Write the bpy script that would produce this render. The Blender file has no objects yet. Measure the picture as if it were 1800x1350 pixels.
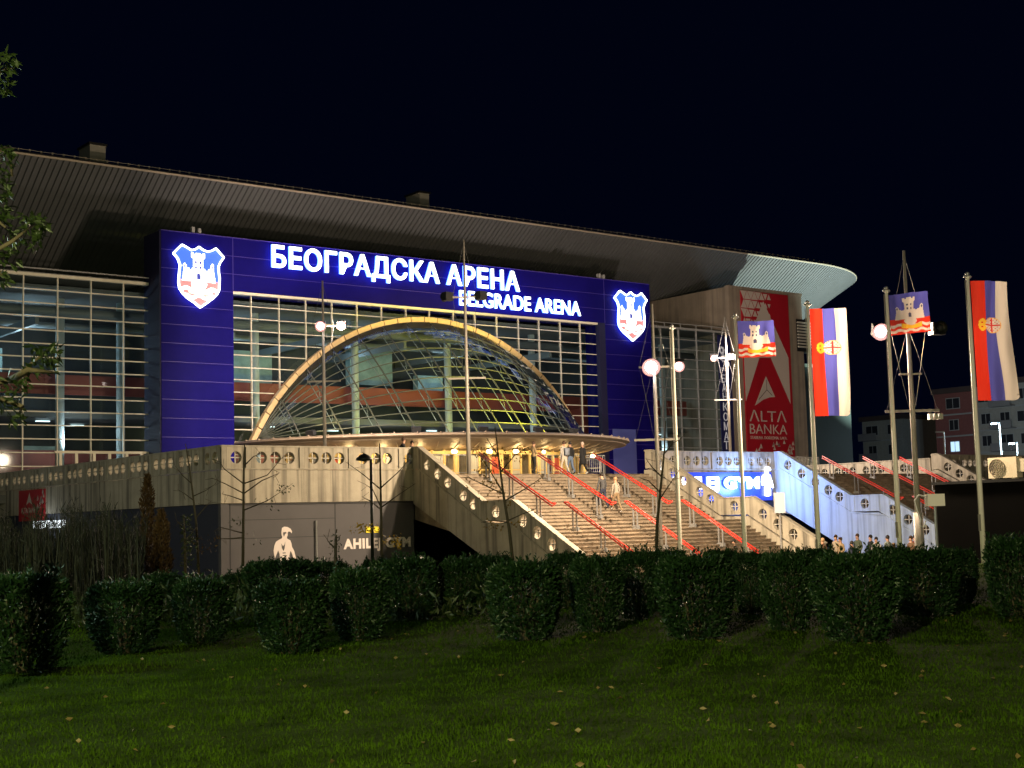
import bpy, bmesh, math, random
import numpy as np
from mathutils import Vector, Matrix
R = math.radians
random.seed(7)
rng = np.random.default_rng(7)
SC = bpy.context.scene
COL = SC.collection
# ------------------------------------------------------------------ camera
EYE = 2.95
F_PX = 2510.8          # focal length for an 1800 px wide picture
YAW, PITCH, ROLL = R(51.646), R(5.523), R(-1.565)
_f = Vector((math.cos(PITCH)*math.cos(YAW), math.cos(PITCH)*math.sin(YAW), math.sin(PITCH)))
_r = Vector((math.sin(YAW), -math.cos(YAW), 0))
_u = _r.cross(_f)
_c, _s = math.cos(ROLL), math.sin(ROLL)
_r2, _u2 = _c*_r + _s*_u, -_s*_r + _c*_u
cd = bpy.data.cameras.new("camera")
cam = bpy.data.objects.new("camera", cd)
COL.objects.link(cam)
cam.matrix_world = Matrix(((_r2.x, _u2.x, -_f.x, 0), (_r2.y, _u2.y, -_f.y, 0), (_r2.z, _u2.z, -_f.z, EYE), (0, 0, 0, 1)))
cd.sensor_fit = 'HORIZONTAL'
cd.sensor_width = 36
cd.lens = F_PX/1800*36
cd.clip_start, cd.clip_end = 0.1, 3000
SC.camera = cam
SC.render.resolution_x, SC.render.resolution_y = 1024, 768
# ------------------------------------------------------------------ sky, exposure
w = bpy.data.worlds.new("World")
SC.world = w
w.use_nodes = True
nt = w.node_tree
bg = nt.nodes['Background']
sk = nt.nodes.new('ShaderNodeTexSky')
sk.sky_type = 'NISHITA'
sk.sun_disc = False
sk.sun_elevation = R(-5)
sk.sun_rotation = R(200)
mx = nt.nodes.new('ShaderNodeMixRGB')
mx.blend_type = 'MIX'
mx.inputs[0].default_value = 0.8
mx.inputs[2].default_value = (0.004, 0.012, 0.062, 1)
nt.links.new(sk.outputs[0], mx.inputs[1])
nt.links.new(mx.outputs[0], bg.inputs[0])
bg.inputs[1].default_value = 0.062
SC.view_settings.view_transform = 'Standard'
SC.view_settings.look = 'None'
SC.view_settings.gamma = 1
SC.view_settings.use_curve_mapping = False
SC.view_settings.exposure = 0.55
# the one sun lamp: only a trace of light left in the night sky
sl = bpy.data.lights.new("moonlight", 'SUN')
sl.energy = 0.012
sl.angle = R(10)
sl.color = (0.75, 0.85, 1.0)
so = bpy.data.objects.new("moonlight", sl)
COL.objects.link(so)
so.rotation_euler = (R(50), 0, R(-60))
SC.cycles.max_bounces = 6
SC.cycles.diffuse_bounces = 3
SC.cycles.glossy_bounces = 3
SC.cycles.transparent_max_bounces = 16
SC.cycles.sample_clamp_indirect = 4
SC.cycles.sample_clamp_direct = 30
SC.cycles.use_denoising = True


def lamp(name, kind, loc, energy, color, parent=None, radius=0.2, target=None, spot=120, blend=0.6):
    d = bpy.data.lights.new(name, kind)
    d.energy = energy
    d.color = color
    d.shadow_soft_size = radius
    if kind == 'SPOT':
        d.spot_size = R(spot)
        d.spot_blend = blend
    o = bpy.data.objects.new(name, d)
    COL.objects.link(o)
    o.location = loc
    if target is not None:
        o.rotation_euler = (Vector(target)-Vector(loc)).to_track_quat('-Z', 'Y').to_euler()
    if parent is not None:
        o.parent = parent
        o.matrix_parent_inverse = parent.matrix_basis.inverted()
    return o


# ------------------------------------------------------------------ helpers
def at(px, py, X=None, Y=None, Z=None, d=None):
    """a pixel of the 1800x1350 photograph to a point on a plane X=, Y=, Z= or at depth d"""
    v = _f + _r2*((px-900)/F_PX) - _u2*((py-675)/F_PX)
    o = Vector((0, 0, EYE))
    t = X/v.x if X is not None else Y/v.y if Y is not None else (Z-EYE)/v.z if Z is not None else d
    return o + v*t


def tag(o, label=None, cat=None, group=None, kind=None):
    if label: o['label'] = label
    if cat: o['category'] = cat
    if group: o['group'] = group
    if kind: o['kind'] = kind
    return o


def empty(name, loc, label=None, cat=None, group=None, rz=0):
    o = bpy.data.objects.new(name, None)
    COL.objects.link(o)
    o.location = loc
    o.rotation_euler = (0, 0, rz)
    o.empty_display_size = 0.2
    return tag(o, label, cat, group)


def copy_tree(o, parent=None):
    c = o.copy()
    COL.objects.link(c)
    c.parent = parent
    for ch in list(o.children):
        copy_tree(ch, c)
    return c


class MB:
    def __init__(s):
        s.v, s.f, s.m = [], [], []

    def add(s, vs, fs, m=0):
        b = len(s.v)
        s.v.extend([tuple(p) for p in vs])
        for f in fs:
            s.f.append(tuple(b+i for i in f))
            s.m.append(m)
        return s

    def box(s, x0, y0, z0, x1, y1, z1, m=0):
        x0, x1 = min(x0, x1), max(x0, x1); y0, y1 = min(y0, y1), max(y0, y1); z0, z1 = min(z0, z1), max(z0, z1)
        return s.add([(x0, y0, z0), (x1, y0, z0), (x1, y1, z0), (x0, y1, z0), (x0, y0, z1), (x1, y0, z1), (x1, y1, z1), (x0, y1, z1)],
                     [(0, 3, 2, 1), (4, 5, 6, 7), (0, 1, 5, 4), (1, 2, 6, 5), (2, 3, 7, 6), (3, 0, 4, 7)], m)

    def bar(s, a, b, wx, wz=None, m=0, up=(0, 0, 1)):
        """rectangular bar from a to b"""
        a, b = Vector(a), Vector(b)
        t = (b-a).normalized()
        u = Vector(up)
        if abs(t.dot(u)) > 0.98: u = Vector((0, 1, 0))
        sd = t.cross(u).normalized(); u = sd.cross(t)
        wz = wx if wz is None else wz
        sd *= wx/2; u *= wz/2
        return s.add([a-sd-u, a+sd-u, a+sd+u, a-sd+u, b-sd-u, b+sd-u, b+sd+u, b-sd+u],
                     [(0, 1, 2, 3), (7, 6, 5, 4), (0, 4, 5, 1), (1, 5, 6, 2), (2, 6, 7, 3), (3, 7, 4, 0)], m)

    def tube(s, pts, r, n=8, m=0, cap=True):
        pts = [Vector(p) for p in pts]
        rs = r if isinstance(r, (list, tuple)) else [r]*len(pts)
        rings = []
        pu = None
        for i, p in enumerate(pts):
            t = (pts[min(i+1, len(pts)-1)]-pts[max(i-1, 0)])
            t = t.normalized() if t.length > 1e-9 else Vector((0, 0, 1))
            if pu is None:
                u = Vector((1, 0, 0)) if abs(t.x) < 0.9 else Vector((0, 1, 0))
            else:
                u = pu
            u = (u - t*u.dot(t)).normalized()
            pu = u
            v = t.cross(u)
            rings.append([p + (u*math.cos(2*math.pi*k/n) + v*math.sin(2*math.pi*k/n))*rs[i] for k in range(n)])
        vs = [q for rg in rings for q in rg]
        fs = []
        for i in range(len(pts)-1):
            for k in range(n):
                fs.append((i*n+k, i*n+(k+1) % n, (i+1)*n+(k+1) % n, (i+1)*n+k))
        if cap:
            fs.append(tuple(range(n-1, -1, -1)))
            fs.append(tuple((len(pts)-1)*n+k for k in range(n)))
        return s.add(vs, fs, m)

    def lathe(s, prof, c=(0, 0, 0), n=16, m=0):
        c = Vector(c)
        vs = [c+Vector((r*math.cos(2*math.pi*k/n), r*math.sin(2*math.pi*k/n), z)) for r, z in prof for k in range(n)]
        fs = [(i*n+k, i*n+(k+1) % n, (i+1)*n+(k+1) % n, (i+1)*n+k) for i in range(len(prof)-1) for k in range(n)]
        return s.add(vs, fs, m)

    def prism(s, pts, off, m=0):
        """polygon extruded by a vector"""
        n = len(pts)
        off = Vector(off)
        vs = [Vector(p) for p in pts]+[Vector(p)+off for p in pts]
        return s.add(vs, [tuple(range(n-1, -1, -1)), tuple(range(n, 2*n))]+[(k, (k+1) % n, n+(k+1) % n, n+k) for k in range(n)], m)

    def build(s, name, mats, parent=None, smooth=False, label=None, fix=True):
        me = bpy.data.meshes.new(name)
        me.from_pydata(s.v, [], s.f)
        mats = mats if isinstance(mats, (list, tuple)) else [mats]
        for q in mats: me.materials.append(q)
        me.polygons.foreach_set('material_index', s.m)
        if fix:
            bm = bmesh.new(); bm.from_mesh(me)
            bmesh.ops.recalc_face_normals(bm, faces=bm.faces)
            bm.to_mesh(me); bm.free()
        if smooth:
            me.polygons.foreach_set('use_smooth', [True]*len(me.polygons))
        me.update()
        o = bpy.data.objects.new(name, me)
        COL.objects.link(o)
        if parent is not None:
            o.parent = parent
            mw = Matrix.Identity(4)
            p = parent
            while p is not None:
                mw = p.matrix_basis @ mw if p.parent is None else (p.matrix_parent_inverse @ p.matrix_basis) @ mw
                p = p.parent
            o.matrix_parent_inverse = mw.inverted()
        if label: o['label'] = label
        return o


def loose_parts(o, name):
    """each connected piece of a mesh object becomes an object of its own under the same parent"""
    src = o.data
    par, inv = o.parent, o.matrix_parent_inverse.copy()
    root = list(range(len(src.vertices)))

    def find(a):
        while root[a] != a:
            root[a] = root[root[a]]; a = root[a]
        return a
    for p in src.polygons:
        v = p.vertices
        for k in v[1:]:
            a, c = find(v[0]), find(k)
            if a != c: root[a] = c
    groups = {}
    for p in src.polygons: groups.setdefault(find(p.vertices[0]), []).append(p)
    out = []
    for ps in groups.values():
        ids = {}
        vs, fs = [], []
        for p in ps:
            f = []
            for i in p.vertices:
                if i not in ids: ids[i] = len(vs); vs.append(src.vertices[i].co[:])
                f.append(ids[i])
            fs.append(f)
        me = bpy.data.meshes.new(name)
        me.from_pydata(vs, [], fs)
        for m in src.materials: me.materials.append(m)
        me.polygons.foreach_set('material_index', [p.material_index for p in ps])
        me.polygons.foreach_set('use_smooth', [p.use_smooth for p in ps])
        me.update()
        n = bpy.data.objects.new(name, me); COL.objects.link(n)
        n.parent = par; n.matrix_parent_inverse = inv
        out.append(n)
    bpy.data.objects.remove(o)
    return out


_mats = {}


def mat(name, col, rough=0.6, metal=0.0, var=0.0, vscale=3.0, bump=0.0, bscale=40.0, emit=None, estr=0.0, streak=0.0, spec=0.5, trans=0.0, col2=None):
    if name in _mats: return _mats[name]
    m = bpy.data.materials.new(name)
    m.use_nodes = True
    t = m.node_tree
    b = t.nodes['Principled BSDF']
    b.inputs['Base Color'].default_value = (*col, 1)
    b.inputs['Roughness'].default_value = rough
    b.inputs['Metallic'].default_value = metal
    b.inputs['Specular IOR Level'].default_value = spec
    geo = None
    if var or bump or streak:
        geo = t.nodes.new('ShaderNodeNewGeometry')
    last = None
    if var or streak:
        last = t.nodes.new('ShaderNodeRGB')
        last.outputs[0].default_value = (*col, 1)
        last = last.outputs[0]
    if var:
        n = t.nodes.new('ShaderNodeTexNoise')
        n.inputs['Scale'].default_value = vscale
        n.inputs['Detail'].default_value = 6
        n.inputs['Roughness'].default_value = 0.65
        t.links.new(geo.outputs['Position'], n.inputs['Vector'])
        rp = t.nodes.new('ShaderNodeMapRange')
        rp.inputs[1].default_value, rp.inputs[2].default_value = 0.3, 0.7
        t.links.new(n.outputs[0], rp.inputs[0])
        mxr = t.nodes.new('ShaderNodeMixRGB')
        c2 = col2 or tuple(c*(1-var) for c in col)
        mxr.inputs[1].default_value = (*c2, 1)
        t.links.new(rp.outputs[0], mxr.inputs[0])
        t.links.new(last, mxr.inputs[2])
        last = mxr.outputs[0]
    if streak:
        mp = t.nodes.new('ShaderNodeMapping')
        mp.inputs['Scale'].default_value = (3.2, 3.2, 0.16)
        t.links.new(geo.outputs['Position'], mp.inputs['Vector'])
        n = t.nodes.new('ShaderNodeTexNoise')
        n.inputs['Scale'].default_value = 1.0
        n.inputs['Detail'].default_value = 5
        t.links.new(mp.outputs[0], n.inputs['Vector'])
        rp = t.nodes.new('ShaderNodeMapRange')
        rp.inputs[1].default_value, rp.inputs[2].default_value = 0.46, 0.68
        rp.inputs[3].default_value, rp.inputs[4].default_value = 0.0, streak
        t.links.new(n.outputs[0], rp.inputs[0])
        mxr = t.nodes.new('ShaderNodeMixRGB')
        mxr.inputs[2].default_value = (0.06, 0.055, 0.045, 1)
        t.links.new(rp.outputs[0], mxr.inputs[0])
        t.links.new(last, mxr.inputs[1])
        last = mxr.outputs[0]
    if last is not None:
        t.links.new(last, b.inputs['Base Color'])
    if bump:
        n = t.nodes.new('ShaderNodeTexNoise')
        n.inputs['Scale'].default_value = bscale
        n.inputs['Detail'].default_value = 4
        t.links.new(geo.outputs['Position'], n.inputs['Vector'])
        bp = t.nodes.new('ShaderNodeBump')
        bp.inputs['Strength'].default_value = bump
        bp.inputs['Distance'].default_value = 0.03
        t.links.new(n.outputs[0], bp.inputs['Height'])
        t.links.new(bp.outputs[0], b.inputs['Normal'])
    if emit:
        b.inputs['Emission Color'].default_value = (*emit, 1)
        b.inputs['Emission Strength'].default_value = estr
    if trans:
        tl = t.nodes.new('ShaderNodeBsdfTranslucent')
        ms = t.nodes.new('ShaderNodeMixShader')
        ms.inputs[0].default_value = trans
        tl.inputs[0].default_value = (*col, 1)
        if last is not None: t.links.new(last, tl.inputs[0])
        t.links.new(b.outputs[0], ms.inputs[1])
        t.links.new(tl.outputs[0], ms.inputs[2])
        t.links.new(ms.outputs[0], t.nodes['Material Output'].inputs[0])
    _mats[name] = m
    return m


def glass_mat(name, tint=(0.75, 0.85, 0.85), refl=0.12, base=.05):
    m = bpy.data.materials.new(name)
    m.use_nodes = True
    t = m.node_tree
    t.nodes.remove(t.nodes['Principled BSDF'])
    tr = t.nodes.new('ShaderNodeBsdfTransparent')
    tr.inputs[0].default_value = (*tint, 1)
    gl = t.nodes.new('ShaderNodeBsdfGlossy')
    gl.inputs['Roughness'].default_value = 0.03
    gl.inputs[0].default_value = (0.9, 0.95, 1, 1)
    lw = t.nodes.new('ShaderNodeLayerWeight')
    lw.inputs[0].default_value = refl
    mp = t.nodes.new('ShaderNodeMath'); mp.operation = 'MULTIPLY_ADD'
    mp.inputs[1].default_value = 0.8; mp.inputs[2].default_value = base
    mp.use_clamp = True
    t.links.new(lw.outputs['Fresnel'], mp.inputs[0])
    ms = t.nodes.new('ShaderNodeMixShader')
    t.links.new(mp.outputs[0], ms.inputs[0])
    t.links.new(tr.outputs[0], ms.inputs[1])
    t.links.new(gl.outputs[0], ms.inputs[2])
    t.links.new(ms.outputs[0], t.nodes['Material Output'].inputs[0])
    return m


def text(name, body, mtx, mats, width=None, height=None, depth=0.04, bold=0.0, parent=None, face='front', spacing=1.0):
    """lettering as a mesh: local x right, y up, z towards the reader; fitted to width and/or height"""
    c = bpy.data.curves.new(name, 'FONT')
    c.body = body
    c.size = 1
    c.offset = bold
    c.extrude = 0.05
    c.space_character = spacing
    c.resolution_u = 4
    o = bpy.data.objects.new(name+'_tmp', c)
    COL.objects.link(o)
    dg = bpy.context.evaluated_depsgraph_get()
    me = bpy.data.meshes.new_from_object(o.evaluated_get(dg))
    bpy.data.objects.remove(o)
    n = len(me.vertices)
    co = np.empty(n*3)
    me.vertices.foreach_get('co', co)
    co = co.reshape(-1, 3)
    lo, hi = co.min(0), co.max(0)
    sx = width/(hi[0]-lo[0]) if width else None
    sy = height/(hi[1]-lo[1]) if height else None
    sx = sx or sy; sy = sy or sx
    co[:, 0] = (co[:, 0]-lo[0])*sx
    co[:, 1] = (co[:, 1]-lo[1])*sy
    co[:, 2] = (co[:, 2]-lo[2])/(hi[2]-lo[2])*depth
    M = np.array(mtx)
    nz = np.array([p.normal.z for p in me.polygons])
    co = co@M[:3, :3].T+M[:3, 3]
    me.vertices.foreach_set('co', co.ravel())
    me.materials.clear()
    mats = mats if isinstance(mats, (list, tuple)) else [mats]
    for q in mats: me.materials.append(q)
    if len(mats) > 1:
        me.polygons.foreach_set('material_index', [0 if z > 0.5 else 1 for z in nz])
    else:
        me.polygons.foreach_set('material_index', [0]*len(me.polygons))
    me.update()
    ob = bpy.data.objects.new(name, me)
    ob.name = name
    COL.objects.link(ob)
    if parent is not None:
        ob.parent = parent
        ob.matrix_parent_inverse = parent.matrix_basis.inverted()
    return ob


def frame_y(x, y, z):
    """reader looks along +Y: local x -> X, y -> Z, z -> -Y"""
    return Matrix(((1, 0, 0, x), (0, 0, -1, y), (0, 1, 0, z), (0, 0, 0, 1)))


def frame_x(x, y, z):
    """reader looks along +X: local x -> -Y, y -> Z, z -> -X"""
    return Matrix(((0, 0, -1, x), (-1, 0, 0, y), (0, 1, 0, z), (0, 0, 0, 1)))


def raster(fn, nx, ny, mp, name, mats, parent=None, smooth=True):
    """cloth or sign face as a fine grid whose cells take the colour of the pattern fn(u, v)"""
    vs = [mp(i/nx, j/ny) for j in range(ny+1) for i in range(nx+1)]
    fs, ms = [], []
    for j in range(ny):
        for i in range(nx):
            k = fn((i+.5)/nx, (j+.5)/ny)
            if k < 0: continue
            fs.append((j*(nx+1)+i, j*(nx+1)+i+1, (j+1)*(nx+1)+i+1, (j+1)*(nx+1)+i)); ms.append(k)
    b = MB(); b.v = vs; b.f = fs; b.m = ms
    o = b.build(name, mats, parent, smooth, fix=False)
    bm = bmesh.new(); bm.from_mesh(o.data)
    bmesh.ops.delete(bm, geom=[v for v in bm.verts if not v.link_faces], context='VERTS')
    bm.to_mesh(o.data); bm.free()
    return o


def inpoly(x, y, pts):
    c = False
    j = len(pts)-1
    for i in range(len(pts)):
        xi, yi = pts[i]; xj, yj = pts[j]
        if (yi > y) != (yj > y) and x < (xj-xi)*(y-yi)/(yj-yi)+xi: c = not c
        j = i
    return c


# ------------------------------------------------------------------ materials
CONC = mat('concrete', (0.47, 0.42, 0.33), 0.85, var=0.25, vscale=1.3, bump=0.25, bscale=25, streak=0.75)
CONC_T = mat('concrete_trim', (0.43, 0.39, 0.31), 0.85, var=0.3, vscale=2.0, bump=0.25, bscale=25, streak=0.3)
STEP = mat('step_stone', (0.34, 0.265, 0.19), 0.85, var=0.6, vscale=1.6, bump=0.3, bscale=18)
CROSS = mat('pale_grille_bars', (0.55, 0.52, 0.45), 0.6)
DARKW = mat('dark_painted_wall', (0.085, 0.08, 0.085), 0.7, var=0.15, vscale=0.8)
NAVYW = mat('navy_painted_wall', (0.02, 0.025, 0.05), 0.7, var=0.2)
BLUE = mat('blue_cladding', (0.0095, 0.0065, 0.155), 0.5, var=0.25, vscale=0.35, spec=0.05)
BLUEJ = mat('cladding_joint', (0.06, 0.04, 0.28), 0.5)
NAVY = mat('navy_return', (0.008, 0.008, 0.05), 0.7)
MULL = mat('cream_mullion', (0.80, 0.74, 0.60), 0.45)
MULLG = mat('grey_mullion', (0.33, 0.33, 0.33), 0.45)
GOLD = mat('gold_cladding', (0.74, 0.53, 0.27), 0.45, var=0.2, vscale=1.5)
GOLDJ = mat('dark_joint', (0.05, 0.035, 0.02), 0.7)
STEEL = mat('grey_lattice_steel', (0.15, 0.14, 0.115), 0.5)
SOFF = mat('soffit_panel', (0.135, 0.140, 0.148), 0.6, var=0.12, vscale=0.5)
ROOF = mat('roof_sheet', (0.12, 0.10, 0.085), 0.6, var=0.2)
EDGE = mat('roof_edge_trim', (0.5, 0.42, 0.33), 0.5)
GLASS = glass_mat('hall_glass')
DGLASS = glass_mat('dome_glass', (0.74, 0.82, 0.80), 0.025, .015)
RED_IN = mat('interior_red_panel', (0.26, 0.06, 0.05), 0.6)
TEAL_IN = mat('interior_wall', (0.055, 0.060, 0.065), 0.8, var=0.4, vscale=0.5)
WHITE_IN = mat('interior_column_white', (0.55, 0.62, 0.66), 0.6)
FLOOR_IN = mat('interior_slab', (0.15, 0.15, 0.15), 0.8)
RED = mat('red_painted_rail', (0.72, 0.045, 0.03), 0.35)
GALV = mat('galvanised_steel', (0.42, 0.42, 0.42), 0.4, metal=0.6)
POLE = mat('cream_painted_pole', (0.88, 0.83, 0.72), 0.45)
MAST = mat('grey_mast_metal', (0.34, 0.31, 0.27), 0.5, metal=0.2)
BLACK = mat('black_housing', (0.012, 0.012, 0.013), 0.5)
WHITEP = mat('white_paint', (0.78, 0.76, 0.74), 0.5)
LEAF = mat('laurel_leaf', (0.018, 0.047, 0.015), 0.42, var=0.6, vscale=7, trans=0.08, spec=.3)
BARK = mat('bark', (0.09, 0.065, 0.045), 0.9, var=0.3, vscale=20, bump=0.5)
LAMP_E = mat('lamp_lens_lit', (1, 1, 1), 0.3, emit=(1, 0.88, 0.90), estr=40)
WARM_E = mat('warm_lamp_lit', (1, 0.8, 0.5), 0.3, emit=(1, 0.72, 0.32), estr=14)

# ------------------------------------------------------------------ ground
FD = Vector((_f.x, _f.y)).normalized()
RD = Vector((_r.x, _r.y))


def ground_z(x, y):
    d = x*FD.x+y*FD.y
    t = min(1, max(0, (d-44)/9)); t = t*t*(3-2*t)
    return 1.3*(1-t)-0.06*t


gm = MB()
gm.add([(-900, -900, 0), (1500, -900, 0), (1500, 1500, 0), (-900, 1500, 0)], [(0, 1, 2, 3)])
PAVE = mat('plaza_paving', (0.22, 0.2, 0.17), 0.85, var=0.35, vscale=0.6, bump=0.2)
tag(gm.build('ground', PAVE), 'paved plaza around the arena', 'ground', kind='structure')
GRASS = mat('grass_blade', (0.052, 0.100, 0.004), 0.7, var=0.75, vscale=1.7, trans=0.2, spec=.05)
SOIL = mat('lawn_soil', (0.035, 0.060, 0.006), 0.95, spec=.02, var=0.6, vscale=1.7, bump=0.8, bscale=18)
lm = MB()
nd, ns = 40, 30
for i in range(nd+1):
    for j in range(ns+1):
        d = -30+i*(85/nd); s = -45+j*3.0
        x, y = FD.x*d+RD.x*s, FD.y*d+RD.y*s
        lm.v.append((x, y, ground_z(x, y)))
for i in range(nd):
    for j in range(ns):
        a = i*(ns+1)+j
        lm.f.append((a, a+1, a+ns+2, a+ns+1)); lm.m.append(0)
tag(lm.build('lawn', SOIL, smooth=True), 'lawn in front of the arena', 'lawn', kind='structure')


def grass():
    P = []
    for d0, d1, den in ((8.0, 11, 950), (11, 15, 560), (15, 21, 260), (21, 30, 110), (30, 44, 32)):
        wd = d1*1.0+1.5
        n = int((d1-d0)*wd*den)
        d = d0+(d1-d0)*rng.random(n); s = (rng.random(n)-0.5)*wd
        P.append(np.stack([d, s, np.full(n, (d0+d1)/2)], 1))
    P = np.concatenate(P)
    d, s, dm = P.T
    x = FD.x*d+RD.x*s; y = FD.y*d+RD.y*s
    n = len(x)
    # tussocks: height follows a slow pattern
    hn = 0.5+0.25*np.sin(x*2.1+1.3*np.sin(y*1.7))+0.25*np.sin(y*2.6+1.1*np.sin(x*1.3)+2)
    h = (0.012+0.030*hn*rng.random(n)+0.014*rng.random(n))*(1+0.02*dm)
    wd = (0.0035+0.003*rng.random(n))*(0.5+dm/11)
    a = rng.random(n)*2*np.pi
    lean = 0.6*rng.random(n)*h
    b = rng.random(n)*2*np.pi
    z = np.full(n, 1.295)
    V = np.empty((n, 3, 3))
    V[:, 0] = np.stack([x-np.cos(a)*wd, y-np.sin(a)*wd, z], 1)
    V[:, 1] = np.stack([x+np.cos(a)*wd, y+np.sin(a)*wd, z], 1)
    V[:, 2] = np.stack([x+np.cos(b)*lean, y+np.sin(b)*lean, z+h], 1)
    me = bpy.data.meshes.new('grass')
    me.vertices.add(n*3); me.loops.add(n*3); me.polygons.add(n)
    me.vertices.foreach_set('co', V.ravel())
    me.loops.foreach_set('vertex_index', np.arange(n*3, dtype=np.int32))
    me.polygons.foreach_set('loop_start', np.arange(0, n*3, 3, dtype=np.int32))
    me.materials.append(GRASS)
    me.update(); me.validate()
    o = bpy.data.objects.new('grass', me)
    COL.objects.link(o)
    tag(o, 'short green grass covering the lawn', 'grass', kind='stuff')


# ------------------------------------------------------------------ terrace and stairs
X0, YW = 28.54, 56.6
ZT, ZP, ZB, ZD = 5.35, 6.57, 5.63, 4.10
SA0, SA1, SB0, SB1 = 38.60, 54.10, 64.35, 80.0


def perf_wall(mb, pos, thick, holes, u0, u1, zlo, zhi, r=0.268, m=0, mc=1, N=20, zc=None):
    """a parapet: pos(u, z, w) -> point (w through the thickness 0..1); holes = u of round openings with cross bars.
    zlo(u), zhi(u) are the lower and upper edge lines, split between the holes."""
    hs = sorted(holes)
    cells = []
    for i, h in enumerate(hs):
        a = (hs[i-1]+h)/2 if i and h-hs[i-1] < 0.9 else h-0.34
        b = (h+hs[i+1])/2 if i < len(hs)-1 and hs[i+1]-h < 0.9 else h+0.34
        cells.append((a, b, h))
    cur = u0

    def solid(a, b):
        if b-a < 1e-4: return
        pts = [(a, zlo(a)), (b, zlo(b)), (b, zhi(b)), (a, zhi(a))]
        mb.add([pos(u, z, 0) for u, z in pts]+[pos(u, z, 1) for u, z in pts],
               [(0, 1, 2, 3), (7, 6, 5, 4), (0, 4, 5, 1), (2, 6, 7, 3), (1, 5, 6, 2), (3, 7, 4, 0)], m)
    for a, b, h in cells:
        a = max(a, cur)
        if a > cur: solid(cur, a)
        z0 = (zlo(h)+zhi(h))/2 if zc is None else zc(h)
        quad = [(a, zlo(a)), (b, zlo(b)), (b, zhi(b)), (a, zhi(a))]
        ang = sorted([2*math.pi*k/N for k in range(N)]+[math.atan2(q[1]-z0, q[0]-h) % (2*math.pi) for q in quad])
        out, inn = [], []
        for t in ang:
            cx, cz = math.cos(t), math.sin(t)
            best = 1e9
            for k in range(4):
                p, q = quad[k], quad[(k+1) % 4]
                ex, ez = q[0]-p[0], q[1]-p[1]
                den = cx*ez-cz*ex
                if abs(den) < 1e-9: continue
                tt = ((p[0]-h)*ez-(p[1]-z0)*ex)/den
                if tt > 0: best = min(best, tt)
            out.append((h+cx*best, z0+cz*best)); inn.append((h+cx*r, z0+cz*r))
        n = len(ang)
        vs = [pos(u, z, 0) for u, z in out]+[pos(u, z, 0) for u, z in inn]+[pos(u, z, 1) for u, z in out]+[pos(u, z, 1) for u, z in inn]
        fs = []
        for k in range(n):
            k2 = (k+1) % n
            fs += [(k, k2, n+k2, n+k), (2*n+k2, 2*n+k, 3*n+k, 3*n+k2), (n+k, n+k2, 3*n+k2, 3*n+k), (k2, k, 2*n+k, 2*n+k2)]
        mb.add(vs, fs, m)
        for du, dz in ((r, 0.02), (0.02, r)):
            pts = [(h-du, z0-dz), (h+du, z0-dz), (h+du, z0+dz), (h-du, z0+dz)]
            mb.add([pos(u, z, .42) for u, z in pts]+[pos(u, z, .58) for u, z in pts],
                   [(0, 1, 2, 3), (7, 6, 5, 4), (0, 4, 5, 1), (2, 6, 7, 3), (1, 5, 6, 2), (3, 7, 4, 0)], mc)
        cur = b
    solid(cur, u1)


terr = empty('concrete_terrace', (46, 56.6, 0), 'raised concrete terrace with round holes along its parapets, below the arena entrance', 'terrace')
# deck slab
b = MB()
for x0, x1 in ((X0+.3, SA0), (SA1, SB0), (SB1, 96)):
    b.box(x0, YW+.3, ZT-1.2, x1, YW+.32, ZT-.002)
b.box(X0+.3, YW+.33, ZT-.5, 96, 84.0, ZT)
b.box(X0+.3, 84.0, ZT-.5, 140, 130, ZT-.004)
b.box(-10, 84.0, ZT-.5, X0+.29, 130, ZT-.004)
b.build('terrace_deck', PAVE, terr)


def front_wall(x0, x1, holes, dark, pil):
    b = MB()
    pos = lambda u, z, t: (u, YW+t*.22, z)
    perf_wall(b, pos, .22, holes, x0, x1, lambda u: ZB, lambda u: ZP)
    b.box(x0, YW-.035, ZP+.002, x1, YW+.27, ZP+.07, 2)                       # coping
    b.box(x0, YW-.05, ZB-.065, x1, YW+.0, ZB-.003, 2)                         # drip ledge
    for p in pil:
        b.box(p-.12, YW-.05, ZB, p+.12, YW-.002, ZP, 2)
        for e in (-.145, .125): b.box(p+e, YW-.012, ZB+.02, p+e+.022, YW-.001, ZP-.02, 3)
    o = b.build('parapet', [CONC, CROSS, CONC_T, mat('joint_dark', (.02, .02, .022), .7)], terr)
    b = MB()
    b.box(x0, YW+.02, ZD, x1, YW+.3, ZB-.07)
    b.build('wall', CONC, terr)
    b = MB()
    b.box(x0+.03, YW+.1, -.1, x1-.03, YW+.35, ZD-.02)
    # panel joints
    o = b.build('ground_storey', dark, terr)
    return o


hx = [at(p, 803, Y=YW).x for p in (415, 459.6, 484.4, 508.9, 551, 574, 596.7, 638, 660, 681, 719)]
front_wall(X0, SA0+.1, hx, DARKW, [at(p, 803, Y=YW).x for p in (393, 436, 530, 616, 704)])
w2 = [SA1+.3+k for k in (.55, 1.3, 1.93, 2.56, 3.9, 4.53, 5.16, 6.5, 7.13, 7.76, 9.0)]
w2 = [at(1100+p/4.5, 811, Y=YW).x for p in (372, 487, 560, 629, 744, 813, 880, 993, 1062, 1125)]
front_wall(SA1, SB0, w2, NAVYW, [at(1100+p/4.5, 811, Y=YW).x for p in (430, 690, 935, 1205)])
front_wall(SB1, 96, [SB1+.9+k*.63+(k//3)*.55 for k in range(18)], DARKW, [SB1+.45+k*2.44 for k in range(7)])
b = MB()
for z in (3.36, 2.55):
    b.box(X0+.5, YW+.094, z-.012, X0+5.75, YW+.099, z+.012)
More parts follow.
